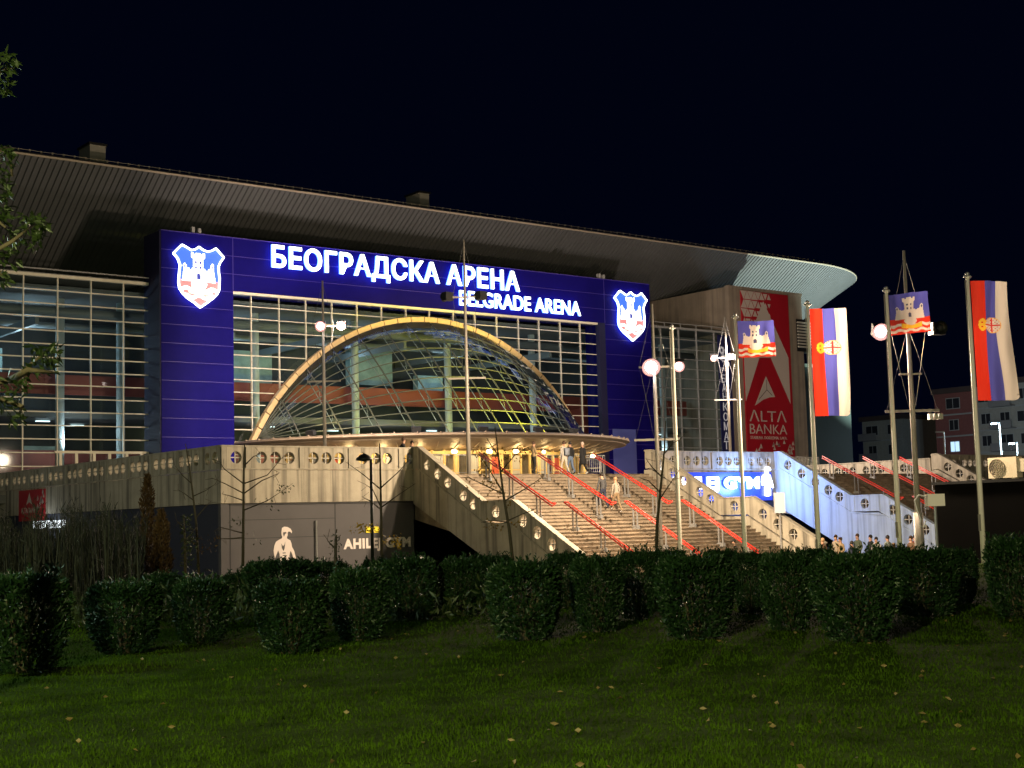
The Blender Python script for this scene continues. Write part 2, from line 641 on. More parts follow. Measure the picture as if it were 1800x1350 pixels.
b.box(X0+5.75, YW+.092, 0, X0+5.80, YW+.099, ZD-.05)
b.box(X0+.44, YW+.092, 0, X0+.49, YW+.099, ZD-.05)
b.box(X0+.44, YW+.06, ZD-.085, SA0, YW+.099, ZD-.025)
b.build('shutter_joint', mat('joint_dark', (.02, .02, .022), .7), terr)
b = MB(); b.tube([at(556, 915, Y=YW+.02), at(557, 985, Y=YW+.02)], .035, 8)
b.build('door_handle', GALV, terr)
# left wing running away from the corner
b = MB()
pos = lambda u, z, t: (X0+t*.22, u, z)
wing_h = [at(x/4.5, 800+y/4.5, X=X0).y for x, y in ((1700, 25), (1642, 35), (1552, 35), (1493, 43), (1436, 50), (1347, 65), (1293, 70), (1235, 75), (1152, 97), (1099, 102), (1050, 105), (973, 120), (923, 125), (874, 128), (802, 135), (752, 140), (705, 145), (635, 155), (592, 160), (548, 165), (482, 178), (440, 182), (397, 187), (332, 200), (291, 203), (252, 207), (190, 215), (150, 218), (113, 222), (53, 230), (15, 235))]
wing_h += [max(wing_h)+.8+.65*k+.45*(k//3) for k in range(30)]
perf_wall(b, pos, .22, wing_h, YW+.23, 118, lambda u: ZB, lambda u: ZP)
b.box(X0-.035, YW+.02, ZP+.002, X0+.27, 118, ZP+.07, 2)
b.box(X0-.05, YW+.0, ZB-.065, X0, 118, ZB-.003, 2)
hs = sorted(wing_h)
for i in range(len(hs)-1):
    if hs[i+1]-hs[i] > .8:
        c = (hs[i]+hs[i+1])/2
        b.box(X0-.028, c-.13, ZB, X0-.002, c+.13, ZP, 2)
b.build('parapet', [CONC, CROSS, CONC_T], terr)
b = MB(); b.box(X0+.02, YW+.31, ZD, X0+.3, 118, ZB-.07); b.build('wall', CONC, terr)
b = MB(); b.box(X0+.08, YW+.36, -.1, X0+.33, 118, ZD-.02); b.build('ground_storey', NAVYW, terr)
# right edge of the terrace, behind the second staircase
b = MB()
pos = lambda u, z, t: (SB1+.1+t*.22, u, z)
perf_wall(b, pos, .22, [58.5+k*.65+(k//3)*.5 for k in range(60)], YW+.4, 105, lambda u: ZT, lambda u: ZT+1.0)
b.box(SB1+.07, YW+.4, ZT+1.002, SB1+.37, 105, ZT+1.07, 2)
b.build('parapet', [CONC, CROSS, CONC_T], terr)

# stairs -------------------------------------------------------------
NU, RU, TU = 16, (5.35-2.79)/16, 0.33
YTOP, YL1, YL0 = 56.25, 51.25, 49.75
NL = 17


def tread_z(y):
    if y >= YTOP: return ZT
    if y >= YL1: return ZT-(YTOP-y)/(YTOP-YL1)*2.56
    if y >= YL0: return 2.79
    return max(0, 2.79-(YL0-y)*2.79/(NL*.325))


def bal_top(y):      # top line of a balustrade (y decreasing = downhill)
    return 6.60 if y > 56.15 else 3.88+(y-51.15)*(2.72/5.0) if y > 51.15 else 3.86 if y > 48.95 else 3.86-(48.95-y)*.535


def bal_low(y):
    return 5.66 if y > 56.15 else 3.02+(y-51.15)*(2.64/5.0) if y > 51.15 else 3.02 if y > 49.3 else 3.02-(49.3-y)*.535


def staircase(x0, x1, label, left_mat, right_mat, rails, deep):
    st = empty('concrete_staircase', ((x0+x1)/2, 50, 0), label, 'staircase', 'staircases up to the terrace')
    b = MB()
    prof = [(YW+.34, ZT+.001)]
    y = YTOP
    for k in range(NU):
        prof.append((y, ZT+.001-k*RU)); prof.append((y, ZT-(k+1)*RU)); y -= (YTOP-YL1)/NU
    y = YL0
    for k in range(NL):
        prof.append((y, 2.79-k*2.79/NL)); prof.append((y, 2.79-(k+1)*2.79/NL)); y -= .325
    prof += [(y, -.05), (YL0-3.2, -.05), (YL0, 1.2), (YL1, 2.0), (YW+.34, 3.2)]
    b.prism([(x0+.30, q[0], q[1]) for q in prof], (x1-x0-.60, 0, 0))
    b.build('steps', STEP, st)
    b = MB()                                                            # nosings, darkened in patches to paint the shadow lines between steps
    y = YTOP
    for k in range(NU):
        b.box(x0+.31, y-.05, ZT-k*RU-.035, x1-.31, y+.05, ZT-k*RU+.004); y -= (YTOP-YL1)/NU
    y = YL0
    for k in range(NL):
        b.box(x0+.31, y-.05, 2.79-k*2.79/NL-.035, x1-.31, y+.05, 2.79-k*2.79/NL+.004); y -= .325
    b.build('step_nosing', mat('shadow_line_nosing', (.33, .26, .19), .85, var=.8, vscale=3.5), st)
    for x, sgn, mt in ((x0, 1, left_mat), (x1, -1, right_mat)):
        b = MB()
        ends = sorted([56.05, 51.15, 48.95, 44.6])
        hol = [55.2, 54.35, 53.55, 52.75, 51.95, 51.2-.0, 50.0, 48.6, 47.75, 46.9, 46.0]
        hol = [55.45, 54.6, 53.8, 52.6, 51.85, 51.1, 49.85, 48.3, 47.35, 46.4] if x != SB0 else [55.6, 54.6, 53.6, 52.7, 51.95, 51.2, 49.9, 48.4, 47.4, 46.35]
        pos = lambda u, z, t: (x+sgn*t*.24, u, z)
        lo = lambda u: bal_low(u)
        # split the run at the bends so that every strip is straight
        for a, c in ((44.6, 48.95), (48.95, 49.3), (49.3, 51.15), (51.15, 56.15), (56.15, YW-.01)):
            hh = [h for h in hol if a+.3 < h < c-.3 or (a == 49.3 and h in (49.85, 49.9))]
            if a == 49.3: hh = [50.2]
            if a == 44.6: hh = [h for h in hol if h < 48.9 and h > 45.2]
            if a == 51.15: hh = [h for h in hol if h > 51.3]
            perf_wall(b, pos, .24, hh, a, c, lo, lambda u: bal_top(u), r=.28)
        pts = [YW, 56.15, 51.15, 48.95, 44.55]
        for i in range(4):
            b.bar((x+sgn*.12, pts[i], bal_top(pts[i]-1e-4 if i else 60)+.035), (x+sgn*.12, pts[i+1], bal_top(pts[i+1]+1e-4)+.035), .32, .07, 2)
            b.bar((x-sgn*.02, pts[i], bal_low(pts[i]-1e-4 if i else 60)-.035), (x-sgn*.02, pts[i+1], bal_low(pts[i+1]+1e-4)-.035), .05, .07, 2)
        for p in (51.6, 50.95, 49.25, 48.6, 56.3):
            b.add([(x-sgn*.02, p-.06, bal_low(p-.06)), (x-sgn*.02, p+.06, bal_low(p+.06)), (x-sgn*.02, p+.06, bal_top(p+.06)), (x-sgn*.02, p-.06, bal_top(p-.06)),
                   (x+sgn*.001, p-.06, bal_low(p-.06)), (x+sgn*.001, p+.06, bal_low(p+.06)), (x+sgn*.001, p+.06, bal_top(p+.06)), (x+sgn*.001, p-.06, bal_top(p-.06))],
                  [(0, 1, 2, 3), (0, 4, 5, 1), (1, 5, 6, 2), (2, 6, 7, 3), (3, 7, 4, 0)], 2)
        b.build('balustrade', [mt, CROSS, CONC_T if mt is CONC else mt], st)
        b = MB()                                                        # stringer wall under the balustrade
        q = [(YW+.05, bal_low(60)-.075), (56.15, bal_low(56.14)-.075), (51.15, 2.94), (49.3, 2.94), (44.9, .58), (44.9, -.05), (deep[1], -.05), (deep[1], deep[2]), (YW+.05, deep[0])]
        b.prism([(x+sgn*.03, a, z) for a, z in q], (sgn*.25, 0, 0))
        b.build('stringer_wall', mt, st)
    for k, xr in enumerate(rails):
        for up in (True, False):
            r_ = MB()
            if up:
                a, c = Vector((xr, 56.35, ZT+1.08)), Vector((xr, 50.85, 2.79+.97))
            else:
                a, c = Vector((xr, 49.75, 2.79+1.0)), Vector((xr, 45.1, .20+1.13))
            n = 1
            for dz in (0, -.13):
                r_.tube([a+Vector((0, .25 if not up else .0, dz if up else dz*.0)), a+Vector((0, 0, dz)), c+Vector((0, 0, dz)), c+Vector((0, -.28 if up else 0, dz*.0 if up else dz))], .036, 8)
            rl = r_.build('handrail', RED, st, True)
            for t in ((.12, .45, .82) if up else (.1, .5, .9)):
                q = a.lerp(c, t)
                p_ = MB()
                for dy in (-.13, .13):
                    g = tread_z(q.y+dy)
                    p_.box(xr-.03, q.y+dy-.03, g, xr+.03, q.y+dy+.03, a.z+(c.z-a.z)*t+dy*.5-.15)
                p_.box(xr-.09, q.y-.2, tread_z(q.y)-.08, xr+.09, q.y+.2, tread_z(q.y)+.09)
                p_.build('rail_post', GALV, rl)
    return st


PALE = mat('concrete_blue_light_tint', (0.42, 0.51, 0.64), 0.8, var=0.15, vscale=1.2, bump=0.2, bscale=25, streak=0.45)  # concrete tinted blue to carry the gym sign's light in its colour
staircase(SA0, SA1, 'wide concrete staircase with dark left balustrade, red handrails, nearest to the gym wall', CONC, CONC, (42.4, 46.15, 49.9), (3.95, 51.0, 1.35))
staircase(SB0, SB1, 'second concrete staircase on the right whose left side wall is tinted with blue sign light', PALE, CONC, (68.4, 72.3, 76.0), (3.55, 52.4, 1.35))
# soffit walls closing the dark space below the stairs

# ------------------------------------------------------------------ the arena
arena = empty('arena_building', (58.6, 100, 0), 'large sports arena with ribbed curved roof overhang, glass halls and blue entrance portal', 'arena')
# roof and soffit, an edge line offset inwards
YE, ZE, XR, RC, XLFT = 89.5, 27.25, 109.4, 17.0, -45.0
SLOPE = .643


def edge_path(step):
    """points of the outer eave with outward normals, from left to right and round the corner"""
    out = []
    n = int((XR-XLFT)/step)
    for i in range(n+1):
        out.append((XLFT+(XR-XLFT)*i/n, YE, 0.0, -1.0))
    na = int(RC*math.pi/2/step)
    for i in range(1, na+1):
        t = math.pi/2*i/na
        out.append((XR+RC*math.sin(t), YE+RC-RC*math.cos(t), math.sin(t), -math.cos(t)))
    n = int(60/step)
    for i in range(1, n+1):
        out.append((XR+RC, YE+RC+60*i/n, 1.0, 0.0))
    return out


b = MB()
path = edge_path(.42)
inner = [0, 3.5, 7, 10.5, 14.5]
sag = [0, -.12, -.16, -.12, 0]
ring = []
for i in range(len(path)-1):
    p, q = path[i], path[i+1]
    for t, dz in ((0, 0), (.70, 0), (.76, .13), (.94, .13)):
        ring.append((p[0]+(q[0]-p[0])*t, p[1]+(q[1]-p[1])*t, p[2]+(q[2]-p[2])*t, p[3]+(q[3]-p[3])*t, dz))
nc = len(ring)
for k, d in enumerate(inner):
    for (x, y, nx, ny, dz) in ring:
        b.v.append((x-nx*d, y-ny*d, ZE-SLOPE*d+sag[k]+dz))
for k in range(len(inner)-1):
    for i in range(nc-1):
        b.f.append((k*nc+i, k*nc+i+1, (k+1)*nc+i+1, (k+1)*nc+i)); b.m.append(0)
b.build('soffit', SOFF, arena, fix=False)
# eave: pale edge trim, fascia, roof surface
path = edge_path(1.4)
b = MB()
prof = [(-.0, -.01, 0), (-.06, .03, 0), (-.06, .11, 1), (.15, .24, 1), (.55, .38, 1), (1.3, .58, 1), (12, 3.0, 1), (30, 4.6, 1), (45, 5.2, 1)]
for d, dz, m in prof:
    for (x, y, nx, ny) in path:
        dd = min(d, 16.5) if nx*ny != 0 or nx > .5 and y < YE+RC+.1 else d
        b.v.append((x-nx*d if d < 17 else min(x, XR+RC-d)-0*nx, y-ny*d if d < 17 else max(y, YE+d), ZE+dz))
n = len(path)
for k in range(len(prof)-1):
    for i in range(n-1):
        b.f.append((k*n+i, k*n+i+1, (k+1)*n+i+1, (k+1)*n+i)); b.m.append(0 if k < 2 else 1)
b.build('roof', [EDGE, ROOF], arena, fix=False)
b = MB()
for x in np.arange(0, XR, .75):
    b.box(x-.05, YE+1.2, ZE+.45, x+.05, YE+1.3, ZE+.74)
for i in range(28):
    t = math.pi/2*i/28
    x, y = XR+(RC-1.2)*math.sin(t), YE+RC-(RC-1.2)*math.cos(t)
    b.box(x-.05, y-.05, ZE+.45, x+.05, y+.05, ZE+.74)
b.box(0, YE+1.22, ZE+.68, XR, YE+1.27, ZE+.71)
b.build('roof_guard_rail', mat('guard_rail', (.35, .31, .25), .6), arena)
for px, py, wd in ((167, 264, 1.15), (740, 347, .95)):
    p = at(px, py, Y=95.5)
    b = MB(); b.box(p.x-wd/2, 95, p.z-2, p.x+wd/2, 97, p.z+.25); b.box(p.x-wd/2-.1, 94.9, p.z+.25, p.x+wd/2+.1, 97.1, p.z+.4, 1)
    b.build('roof_vent', [mat('vent_grey', (.42, .40, .36), .6), BLACK], arena)


def curtain(name, xs, zs, y, yg, mull, glass, x0, x1, z0, z1, tv=.062, th=.065, head=None):
    """glazed wall: mullion grid at y with the panes just behind"""
    b = MB()
    for x in xs: b.box(x-tv/2, y, z0, x+tv/2, y+.14, z1)
    for z in zs: b.box(x0, y-.012, z-th/2, x1, y+.12, z+th/2)
    if head: b.box(x0, y-.1, z1-.05, x1, y+.2, z1+head)
    o = b.build(name, mull, arena)
    g = MB(); g.add([(x0, yg, z0), (x1, yg, z0), (x1, yg, z1), (x0, yg, z1)], [(0, 1, 2, 3)])
    g.build('glass', glass, o, fix=False)
    return o


YG = 85.8
lx = [30.16+2.13*(k-8) for k in range(12)]
lz = [18.80-.836*k for k in range(16)]
curtain('glass_hall_front', lx, lz, YG, YG+.16, MULL, GLASS, 10, 38.35, ZT, 18.82, head=.12)
b = MB()
b.box(10, YG-.15, 19.2, 38.2, YG+.02, 19.27); b.box(10, YG+.25, 18.95, 38.2, 97, 19.05)
b.build('hall_roof_rail', MULLG, arena)
# doors of the left hall
dm = MB()
for k in range(4):
    x = 32.27+.2+k*2.13
    for a in (0, 1.0):
        x_ = x+a
        dm.box(x_-.09, YG-.08, ZT, x_+.09, YG-.015, 7.9)
dm.box(32.1, YG-.08, 7.9, 40, YG-.015, 8.05); dm.box(32.1, YG-.085, 6.55, 40, YG-.02, 6.62)
dm.build('door_frame', mat('cream_door_frame', (.85, .78, .6), .5), arena)
# central glazing
YC = 84.45
cx = [at(p, 545, Y=YC).x for p in (442, 491, 538, 584, 628, 671, 714, 755, 797, 835, 873, 911, 947, 984, 1019, 1050)]
cz = [18.52-.822*k for k in range(1, 17)]
def arch_z(x):
    u = abs(x-58.9)
    return 17.76-16.1+math.sqrt(16.1**2-u*u) if u < 14.5 else ZT


b = MB()
for x in cx: b.box(x-.026, YC, arch_z(x)-.2, x+.026, YC+.14, 18.52)
for z in cz:
    u = math.sqrt(max(0, 16.1**2-(z-1.66)**2)) if z < 17.76 else 0
    if z < 9.0: u = 14.4
    for xa, xb in ((43.4, 58.9-u), (58.9+u, 75.6)):
        if xb > xa: b.box(xa, YC-.012, z-.026, xb, YC+.12, z+.026)
cg_ = b.build('glass_hall_front', MULL, arena)
g = MB()
for k in range(64):
    xa, xb = 43.4+32.2*k/64, 43.4+32.2*(k+1)/64
    g.add([(xa, YC+.15, arch_z(xa)-.15), (xb, YC+.15, arch_z(xb)-.15), (xb, YC+.15, 18.52), (xa, YC+.15, 18.52)], [(0, 1, 2, 3)])
g.build('glass', GLASS, cg_, fix=False)
b = MB(); b.box(43.34, YC-.3, 18.42, 75.45, YC+.02, 18.70); b.build('head_frame', MULL, arena)
# right glazing
rxs = [84.05, 86.17, 88.31, 90.49]
rz = [18.9-.84*k for k in range(1, 17)]
curtain('glass_hall_front', rxs, rz, YG, YG+.16, MULLG, GLASS, 80.5, 93.4, ZT, 18.95, tv=.06, th=.06, head=.12)
b = MB()
b.box(80.5, YG-.1, 19.35, 92.2, YG-.04, 19.41)
for x in np.arange(80.6, 92.2, 1.9): b.box(x-.03, YG-.1, 19.05, x+.03, YG-.04, 19.36)
b.box(80.5, YG+.25, 19.0, 92.2, 99, 19.1)
b.build('hall_roof_rail', MULLG, arena)
# blue portal
PZ0, PZ1, BZ = 5.3, 22.08, 18.57
por = MB(); por.box(38.29, 84, PZ0, 43.33, 86.4, PZ1); por.box(43.33, 84.0, BZ, 76.1, 86.4, PZ1); por.box(76.1, 84.0, PZ0, 81.13, 86.4, PZ1)
portal = por.build('entrance_portal', BLUE, arena)
b = MB()
for x0, x1, za in ((38.29, 43.33, PZ0), (76.1, 81.13, PZ0), (43.33, 76.1, BZ+.05)):
    z = PZ1-1.2
    while z > za:
        b.box(x0, 83.99, z-.014, x1, 84.001, z+.014); z -= 1.2
for x in (43.33, 76.1): b.box(x-.02, 83.992, BZ, x+.02, 84.001, PZ1)
b.box(38.27, 83.98, PZ1, 81.15, 84.4, PZ1+.06)
b.build('cladding_joint', BLUEJ, portal)
b = MB(); b.box(75.45, 83.985, PZ0, 76.09, 84.4, BZ-.01); b.box(38.20, 84.05, PZ0, 38.285, 86.4, PZ1-.02)
loose_parts(b.build('portal_return', NAVY, portal), 'portal_return')
b = MB()                                                                 # doorway panel in the right pier
b.box(76.5, 83.95, 5.35, 79.0, 83.985, 10.1); b.box(76.5, 83.93, 7.7, 79.0, 83.955, 7.76)
b.build('panel', mat('light_blue_panel', (.10, .12, .42), .35), portal)
for p in (350, 1060):                                                     # small fixtures standing on the portal
    q = at(p, 407 if p < 600 else 482, Y=84.3)
    b = MB(); b.box(q.x-.55, 84.2, PZ1+.05, q.x-.35, 84.5, PZ1+.5); b.box(q.x-.1, 84.2, PZ1+.05, q.x+.1, 84.5, PZ1+.45)
    loose_parts(b.build('roof_fixture', MULLG, portal), 'roof_fixture')
# interior: back wall, floors with red fascias, columns, stair flights, ceilings
b = MB(); b.box(-10, 99, 0, 112, 99.4, 19.0); b.box(-10, YG+.4, ZT-.45, 112, 99, ZT+.01); b.build('interior_wall', TEAL_IN, arena)
b = MB()
for z in (11.0,): b.box(-10, 91.3, z-.45, 92, 99, z)
b.box(-10, 86.6, 18.2, 92, 99, 18.4); loose_parts(b.build('interior_slab', FLOOR_IN, arena), 'interior_slab')
b = MB()
b.box(-10, 91.0, 12.05, 92, 91.25, 13.35); b.box(-10, 94.5, 5.4, 92, 94.7, 8.6)
loose_parts(b.build('interior_red_fascia', RED_IN, arena), 'interior_red_fascia')
b = MB()
for x0, s in ((22, 1), (78, 1)):                                # stair flights as red raking slabs
    b.prism([(x0, 89.2, 12.2), (x0+s*9.5, 89.2, 7.1), (x0+s*9.5, 89.2, 5.4), (x0, 89.2, 10.2)], (0, 1.6, 0))
loose_parts(b.build('interior_stair', RED_IN, arena), 'interior_stair')
b = MB()
for x in (38.2, 34.1, 26, 48.2, 56.5, 65, 73.5, 84, 88.3):
    b.tube([(x, 90.2, ZT), (x, 90.2, 18.2)], .28, 12)
loose_parts(b.build('interior_column', WHITE_IN, arena, True), 'interior_column')
b = MB()
b.tube([(-10, 90, 17.3), (92, 90, 17.3)], .32, 10); b.tube([(-10, 93.5, 16.9), (92, 93.5, 16.9)], .22, 10)
loose_parts(b.build('interior_duct', mat('duct_grey', (.16, .18, .19), .5), arena, True), 'interior_duct')
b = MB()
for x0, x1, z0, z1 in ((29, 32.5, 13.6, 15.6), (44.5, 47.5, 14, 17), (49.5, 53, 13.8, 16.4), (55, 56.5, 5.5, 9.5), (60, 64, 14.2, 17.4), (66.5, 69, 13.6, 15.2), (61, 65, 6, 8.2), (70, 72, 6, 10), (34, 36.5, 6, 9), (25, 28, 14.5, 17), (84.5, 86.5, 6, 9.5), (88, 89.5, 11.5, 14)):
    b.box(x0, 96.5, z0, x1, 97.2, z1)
loose_parts(b.build('lit_patch_panel', mat('lit_patch_teal', (.30, .42, .42), .6, var=.5, vscale=.8), arena), 'lit_patch_panel')  # added panels, their pale teal paints in lit patches of the interior
b = MB()
for x in (20, 31.5, 45, 52, 59, 66, 73): b.box(x-.12, 87.2, 16.0, x+.12, 98.9, 16.5)
loose_parts(b.build('interior_beam', mat('duct_grey', (.16, .18, .19), .5), arena), 'interior_beam')
LIT = mat('ceiling_panel_lit', (1, 1, 1), .5, emit=(.72, .95, 1.0), estr=2.2)
b = MB()
for x, y, z in ((31, 95, 10.4), (34, 93, 10.4), (37.5, 96, 10.4), (27, 94, 10.4), (47, 95, 10.4), (51, 93.5, 10.4), (58, 96, 10.4), (66, 94, 10.4), (72, 95.5, 10.4), (84.8, 94, 10.4), (88, 95, 10.4), (90, 92.5, 10.4), (86, 92.5, 7.9),
                (33.2, 92.6, 17.9), (62, 93, 17.9), (69, 95, 17.9)):
    b.box(x-.45, y-.12, z, x+.45, y+.12, z+.05)
loose_parts(b.build('ceiling_light', LIT, arena), 'ceiling_light')
for x, e in ((24, 60), (33, 60), (48, 45), (58, 45), (68, 40), (86.5, 22)):
    lamp('interior_light', 'POINT', (x, 93.5, 15.2), e*4.5, (.62, .85, 1.0), arena, .6)
    lamp('interior_light', 'POINT', (x+1.5, 90.0, 8.8), e*3.5, (.8, .95, 1.0), arena, .5)
# concrete tower with banner
b = MB(); b.box(92.3, 85.6, 5.3, 102.0, 108, 23.1); b.box(92.25, 85.55, 22.95, 102.05, 86, 23.2)
b.box(102.0, 86.3, 5.3, 102.8, 92, 18.0)
tower = b.build('tower_block', mat('tower_concrete', (.34, .28, .22), .85, var=.3, vscale=.6, streak=.35, bump=.15), arena)
b = MB()
for k in range(9): b.box(101.2, 85.45, 20.4-.28*k, 103.6, 85.6, 20.54-.28*k)
b.box(101.1, 85.58, 17.8, 103.7, 86.6, 20.8, 1)
b.build('louvre', [mat('louvre_slat', (.5, .48, .42), .5), BLACK], arena)
b = MB(); b.box(102.8, 86.9, 5.3, 110.0, 110, 16.6); b.build('side_hall', mat('dark_green_cladding', (.035, .055, .055), .5, var=.1), arena)
b = MB()
for k in range(8):
    t0, t1 = math.pi/2*k/8, math.pi/2*(k+1)/8
    xa, ya, xb, yb = 107.9+2.2*math.sin(t0), 89.0-2.2*math.cos(t0), 107.9+2.2*math.sin(t1), 89.0-2.2*math.cos(t1)
    b.bar((xa, ya, 16.75), (xb, yb, 16.75), .12, .3)
    for z in (12.5, 13.6, 14.7, 15.8): b.bar((xa, ya, z), (xb, yb, z), .06, .06)
    if k % 2 == 0: b.bar((xb, yb, 12.4), (xb, yb, 16.6), .07)
b.box(102.8, 86.8, 16.6, 107.9, 86.9, 16.9)
cg = b.build('corner_glazing_frame', mat('pale_green_frame', (.3, .4, .37), .5), arena)
b = MB()
for k in range(8):
    t0, t1 = math.pi/2*k/8, math.pi/2*(k+1)/8
    xa, ya, xb, yb = 107.9+2.15*math.sin(t0), 89.0-2.15*math.cos(t0), 107.9+2.15*math.sin(t1), 89.0-2.15*math.cos(t1)
    b.add([(xa, ya, 12.4), (xb, yb, 12.4), (xb, yb, 16.6), (xa, ya, 16.6)], [(0, 1, 2, 3)])
b.build('glass', mat('green_grey_glass', (.10, .14, .13), .2), cg)
b = MB(); b.box(102.02, 86.2, 5.3, 102.75, 86.28, 17.9); b.build('black_strip', BLACK, arena)  # flat black strip on the wall beside the tower
b = MB()
for x in (88.2, 89.0):
    b.tube([(x, 96.5, 19.1), (x, 96.5, 22.8)], .04, 6)
for k in range(10): b.box(88.2, 96.47, 19.3+.34*k, 89.0, 96.53, 19.35+.34*k)
b.build('roof_ladder', MULLG, arena)

# ------------------------------------------------------------------ glass dome over the entrance
CXD, YD, ZAP = 58.9, 83.78, 17.76
RAD = 16.1
dome = empty('glass_dome', (CXD, YD, ZT), 'glazed half dome with golden arch and flat ringed canopy over the entrance', 'glass dome')
a0 = math.asin(14.55/RAD)


def arch(R_, y, t):
    return Vector((CXD+R_*math.sin(t), y, ZAP-RAD+R_*math.cos(t)))


NSEG = 31
for name, lo_, hi_, y0, y1, m in (('arch_ring', RAD-.29, RAD+.06, YD-.15, YD+.25, GOLD),):
    b = MB()
    for k in range(NSEG):
        t0 = -a0+2*a0*k/NSEG+.0024; t1 = -a0+2*a0*(k+1)/NSEG-.0024
        pts = [arch(lo_, y0, t0), arch(lo_, y0, t1), arch(hi_, y0, t1), arch(hi_, y0, t0)]
        b.prism(pts, (0, y1-y0, 0))
    b.build(name, m, dome)
b = MB()
K = 60
for k in range(K):
    t0, t1 = -a0+2*a0*k/K, -a0+2*a0*(k+1)/K
    b.prism([arch(RAD-.72, YD-.02, t0), arch(RAD-.72, YD-.02, t1), arch(RAD-.02, YD-.02, t1), arch(RAD-.02, YD-.02, t0)], (0, .25, 0))
b.build('arch_core', GOLDJ, dome)
# translation surface: arch profile in X falls with distance from the wall
ZR = 8.72
HS, FOOT = RAD-.45, 14.15


def dome_pt(x, q, off=0.0):
    """lattice surface: flat arcs that all meet at the two feet of the arch; q runs from the arch (0) to the canopy (1)"""
    u = min(abs(x-CXD), FOOT)
    h = math.sqrt(HS*HS-u*u)-(math.sqrt(HS*HS-FOOT*FOOT))
    h *= (ZAP-.45-ZR)/(HS-math.sqrt(HS*HS-FOOT*FOOT))
    return Vector((x, YD-.2-h*.97*q+off*.5, ZR+h*(1-.82*q-.18*q*q)+.03-off))


b = MB(); g = MB(); it = MB()
xs = [CXD-.1+2.05*k for k in range(-6, 7)]
NQ = 11
for x in xs:
    b.tube([dome_pt(x, k/12) for k in range(13)], .055, 6)
    l2 = [dome_pt(x, k/12, .5) for k in range(11)]
    l2 = [p for p in l2 if p.z > ZR+.1]
    if len(l2) > 3:
        it.tube(l2, .03, 5)
        for k in range(0, len(l2)-2, 4): it.tube([dome_pt(x, k/12), l2[k+1]], .016, 4); it.tube([dome_pt(x, (k+2)/12), l2[k+1]], .016, 4)
for k in range(1, NQ):
    b.tube([dome_pt(CXD+FOOT*(t/30), k/NQ) for t in range(-30, 31)], .042, 6)
b.build('lattice', STEEL, dome, True)
it.build('inner_truss', mat('inner_truss_pale', (.30, .34, .34), .5), dome, True)
# one pane per lattice cell, each set at its own slight tilt
edges = [CXD-FOOT]+xs+[CXD+FOOT]
for i in range(len(edges)-1):
    for k in range(NQ):
        random.seed(i*31+k)
        e = [random.uniform(-.022, .022) for _ in range(2)]
        xm, qm = (edges[i]+edges[i+1])/2, (k+.5)/NQ
        for s_ in range(3):
            xa, xb = edges[i]+(edges[i+1]-edges[i])*s_/3, edges[i]+(edges[i+1]-edges[i])*(s_+1)/3
            pts = []
            for x, q in ((xa, k/NQ), (xb, k/NQ), (xb, (k+1)/NQ), (xa, (k+1)/NQ)):
                p = dome_pt(x, q)
                pts.append(p+Vector((0, -.05, .05+e[0]*(x-xm)+e[1]*(q-qm)*8)))
            g.add(pts, [(0, 1, 2, 3)])
g.build('glazing', DGLASS, dome, False, fix=False)


def canopy_pt(t, a, bb, z):
    return Vector((58.6+a*math.cos(t), 84-.0-bb*math.sin(t), z))


AC, BC = 15.2, 13.3
b = MB()
prof = [(AC-1.2, BC-1.2, 8.68), (AC-.25, BC-.25, 8.66), (AC, BC, 8.60), (AC+.02, BC+.02, 8.48), (AC-.25, BC-.25, 8.30), (AC-1.2, BC-1.2, 8.05), (AC-2.4, BC-2.4, 7.80), (AC-3.4, BC-3.4, 7.72), (1, 1, 7.72)]
NT = 64
for a, bb, z in prof:
    for k in range(NT+1): b.v.append(canopy_pt(math.pi*k/NT, a, bb, z))
for i in range(len(prof)-1):
    for k in range(NT):
        b.f.append((i*(NT+1)+k, i*(NT+1)+k+1, (i+1)*(NT+1)+k+1, (i+1)*(NT+1)+k)); b.m.append(0)
b.build('canopy', mat('canopy_panel', (.19, .14, .09), .55, var=.2), dome, fix=False)
b = MB()
for z, e in ((8.50, .06), (8.3, -.2)):
    b.tube([canopy_pt(math.pi*k/NT, AC+e, BC+e, z) for k in range(NT+1)], .05, 6)
for k in range(0, NT+1, 2):
    t = math.pi*k/NT
    b.bar(canopy_pt(t, AC+.03, BC+.03, 8.66), canopy_pt(t, AC-1.25, BC-1.25, 8.0), .06, .1)
    b.bar(canopy_pt(t, AC-1.25, BC-1.25, 7.99), canopy_pt(t, AC-2.5, BC-2.5, 7.73), .05, .08)
b.build('canopy_rim', mat('canopy_rim_metal', (.26, .20, .14), .5), dome)
# entrance drum below the canopy: frames, doors, panels
FR = mat('cream_yellow_frame', (.85, .62, .24), .5)
DRA, DRB = 12.2, 9.6
b = MB(); g = MB(); rp = MB()
NK = 46
for k in range(NK):
    t0, t1 = math.pi*k/NK, math.pi*(k+1)/NK
    p, q = canopy_pt(t0, DRA, DRB, ZT), canopy_pt(t1, DRA, DRB, ZT)
    up = Vector((0, 0, 1))
    wide = .34 if k % 4 == 0 else .12
    b.bar(p, p+up*2.42, wide, .16, up=(0, 1, 0))
    b.bar(p+up*2.2, q+up*2.2, .14, .22); b.bar(p+up*.12, q+up*.12, .1, .22)
    if k % 3: b.bar(p+up*1.05, q+up*1.05, .06, .06)
    if k % 7 == 3: rp.add([p+up*.5, q+up*.5, q+up*1.9, p+up*1.9], [(0, 1, 2, 3)])
    elif k % 7 in (1, 5): rp.add([p+up*.3, q+up*.3, q+up*2.0, p+up*2.0], [(0, 1, 2, 3)], 1)
b.build('entrance_frame', FR, dome)
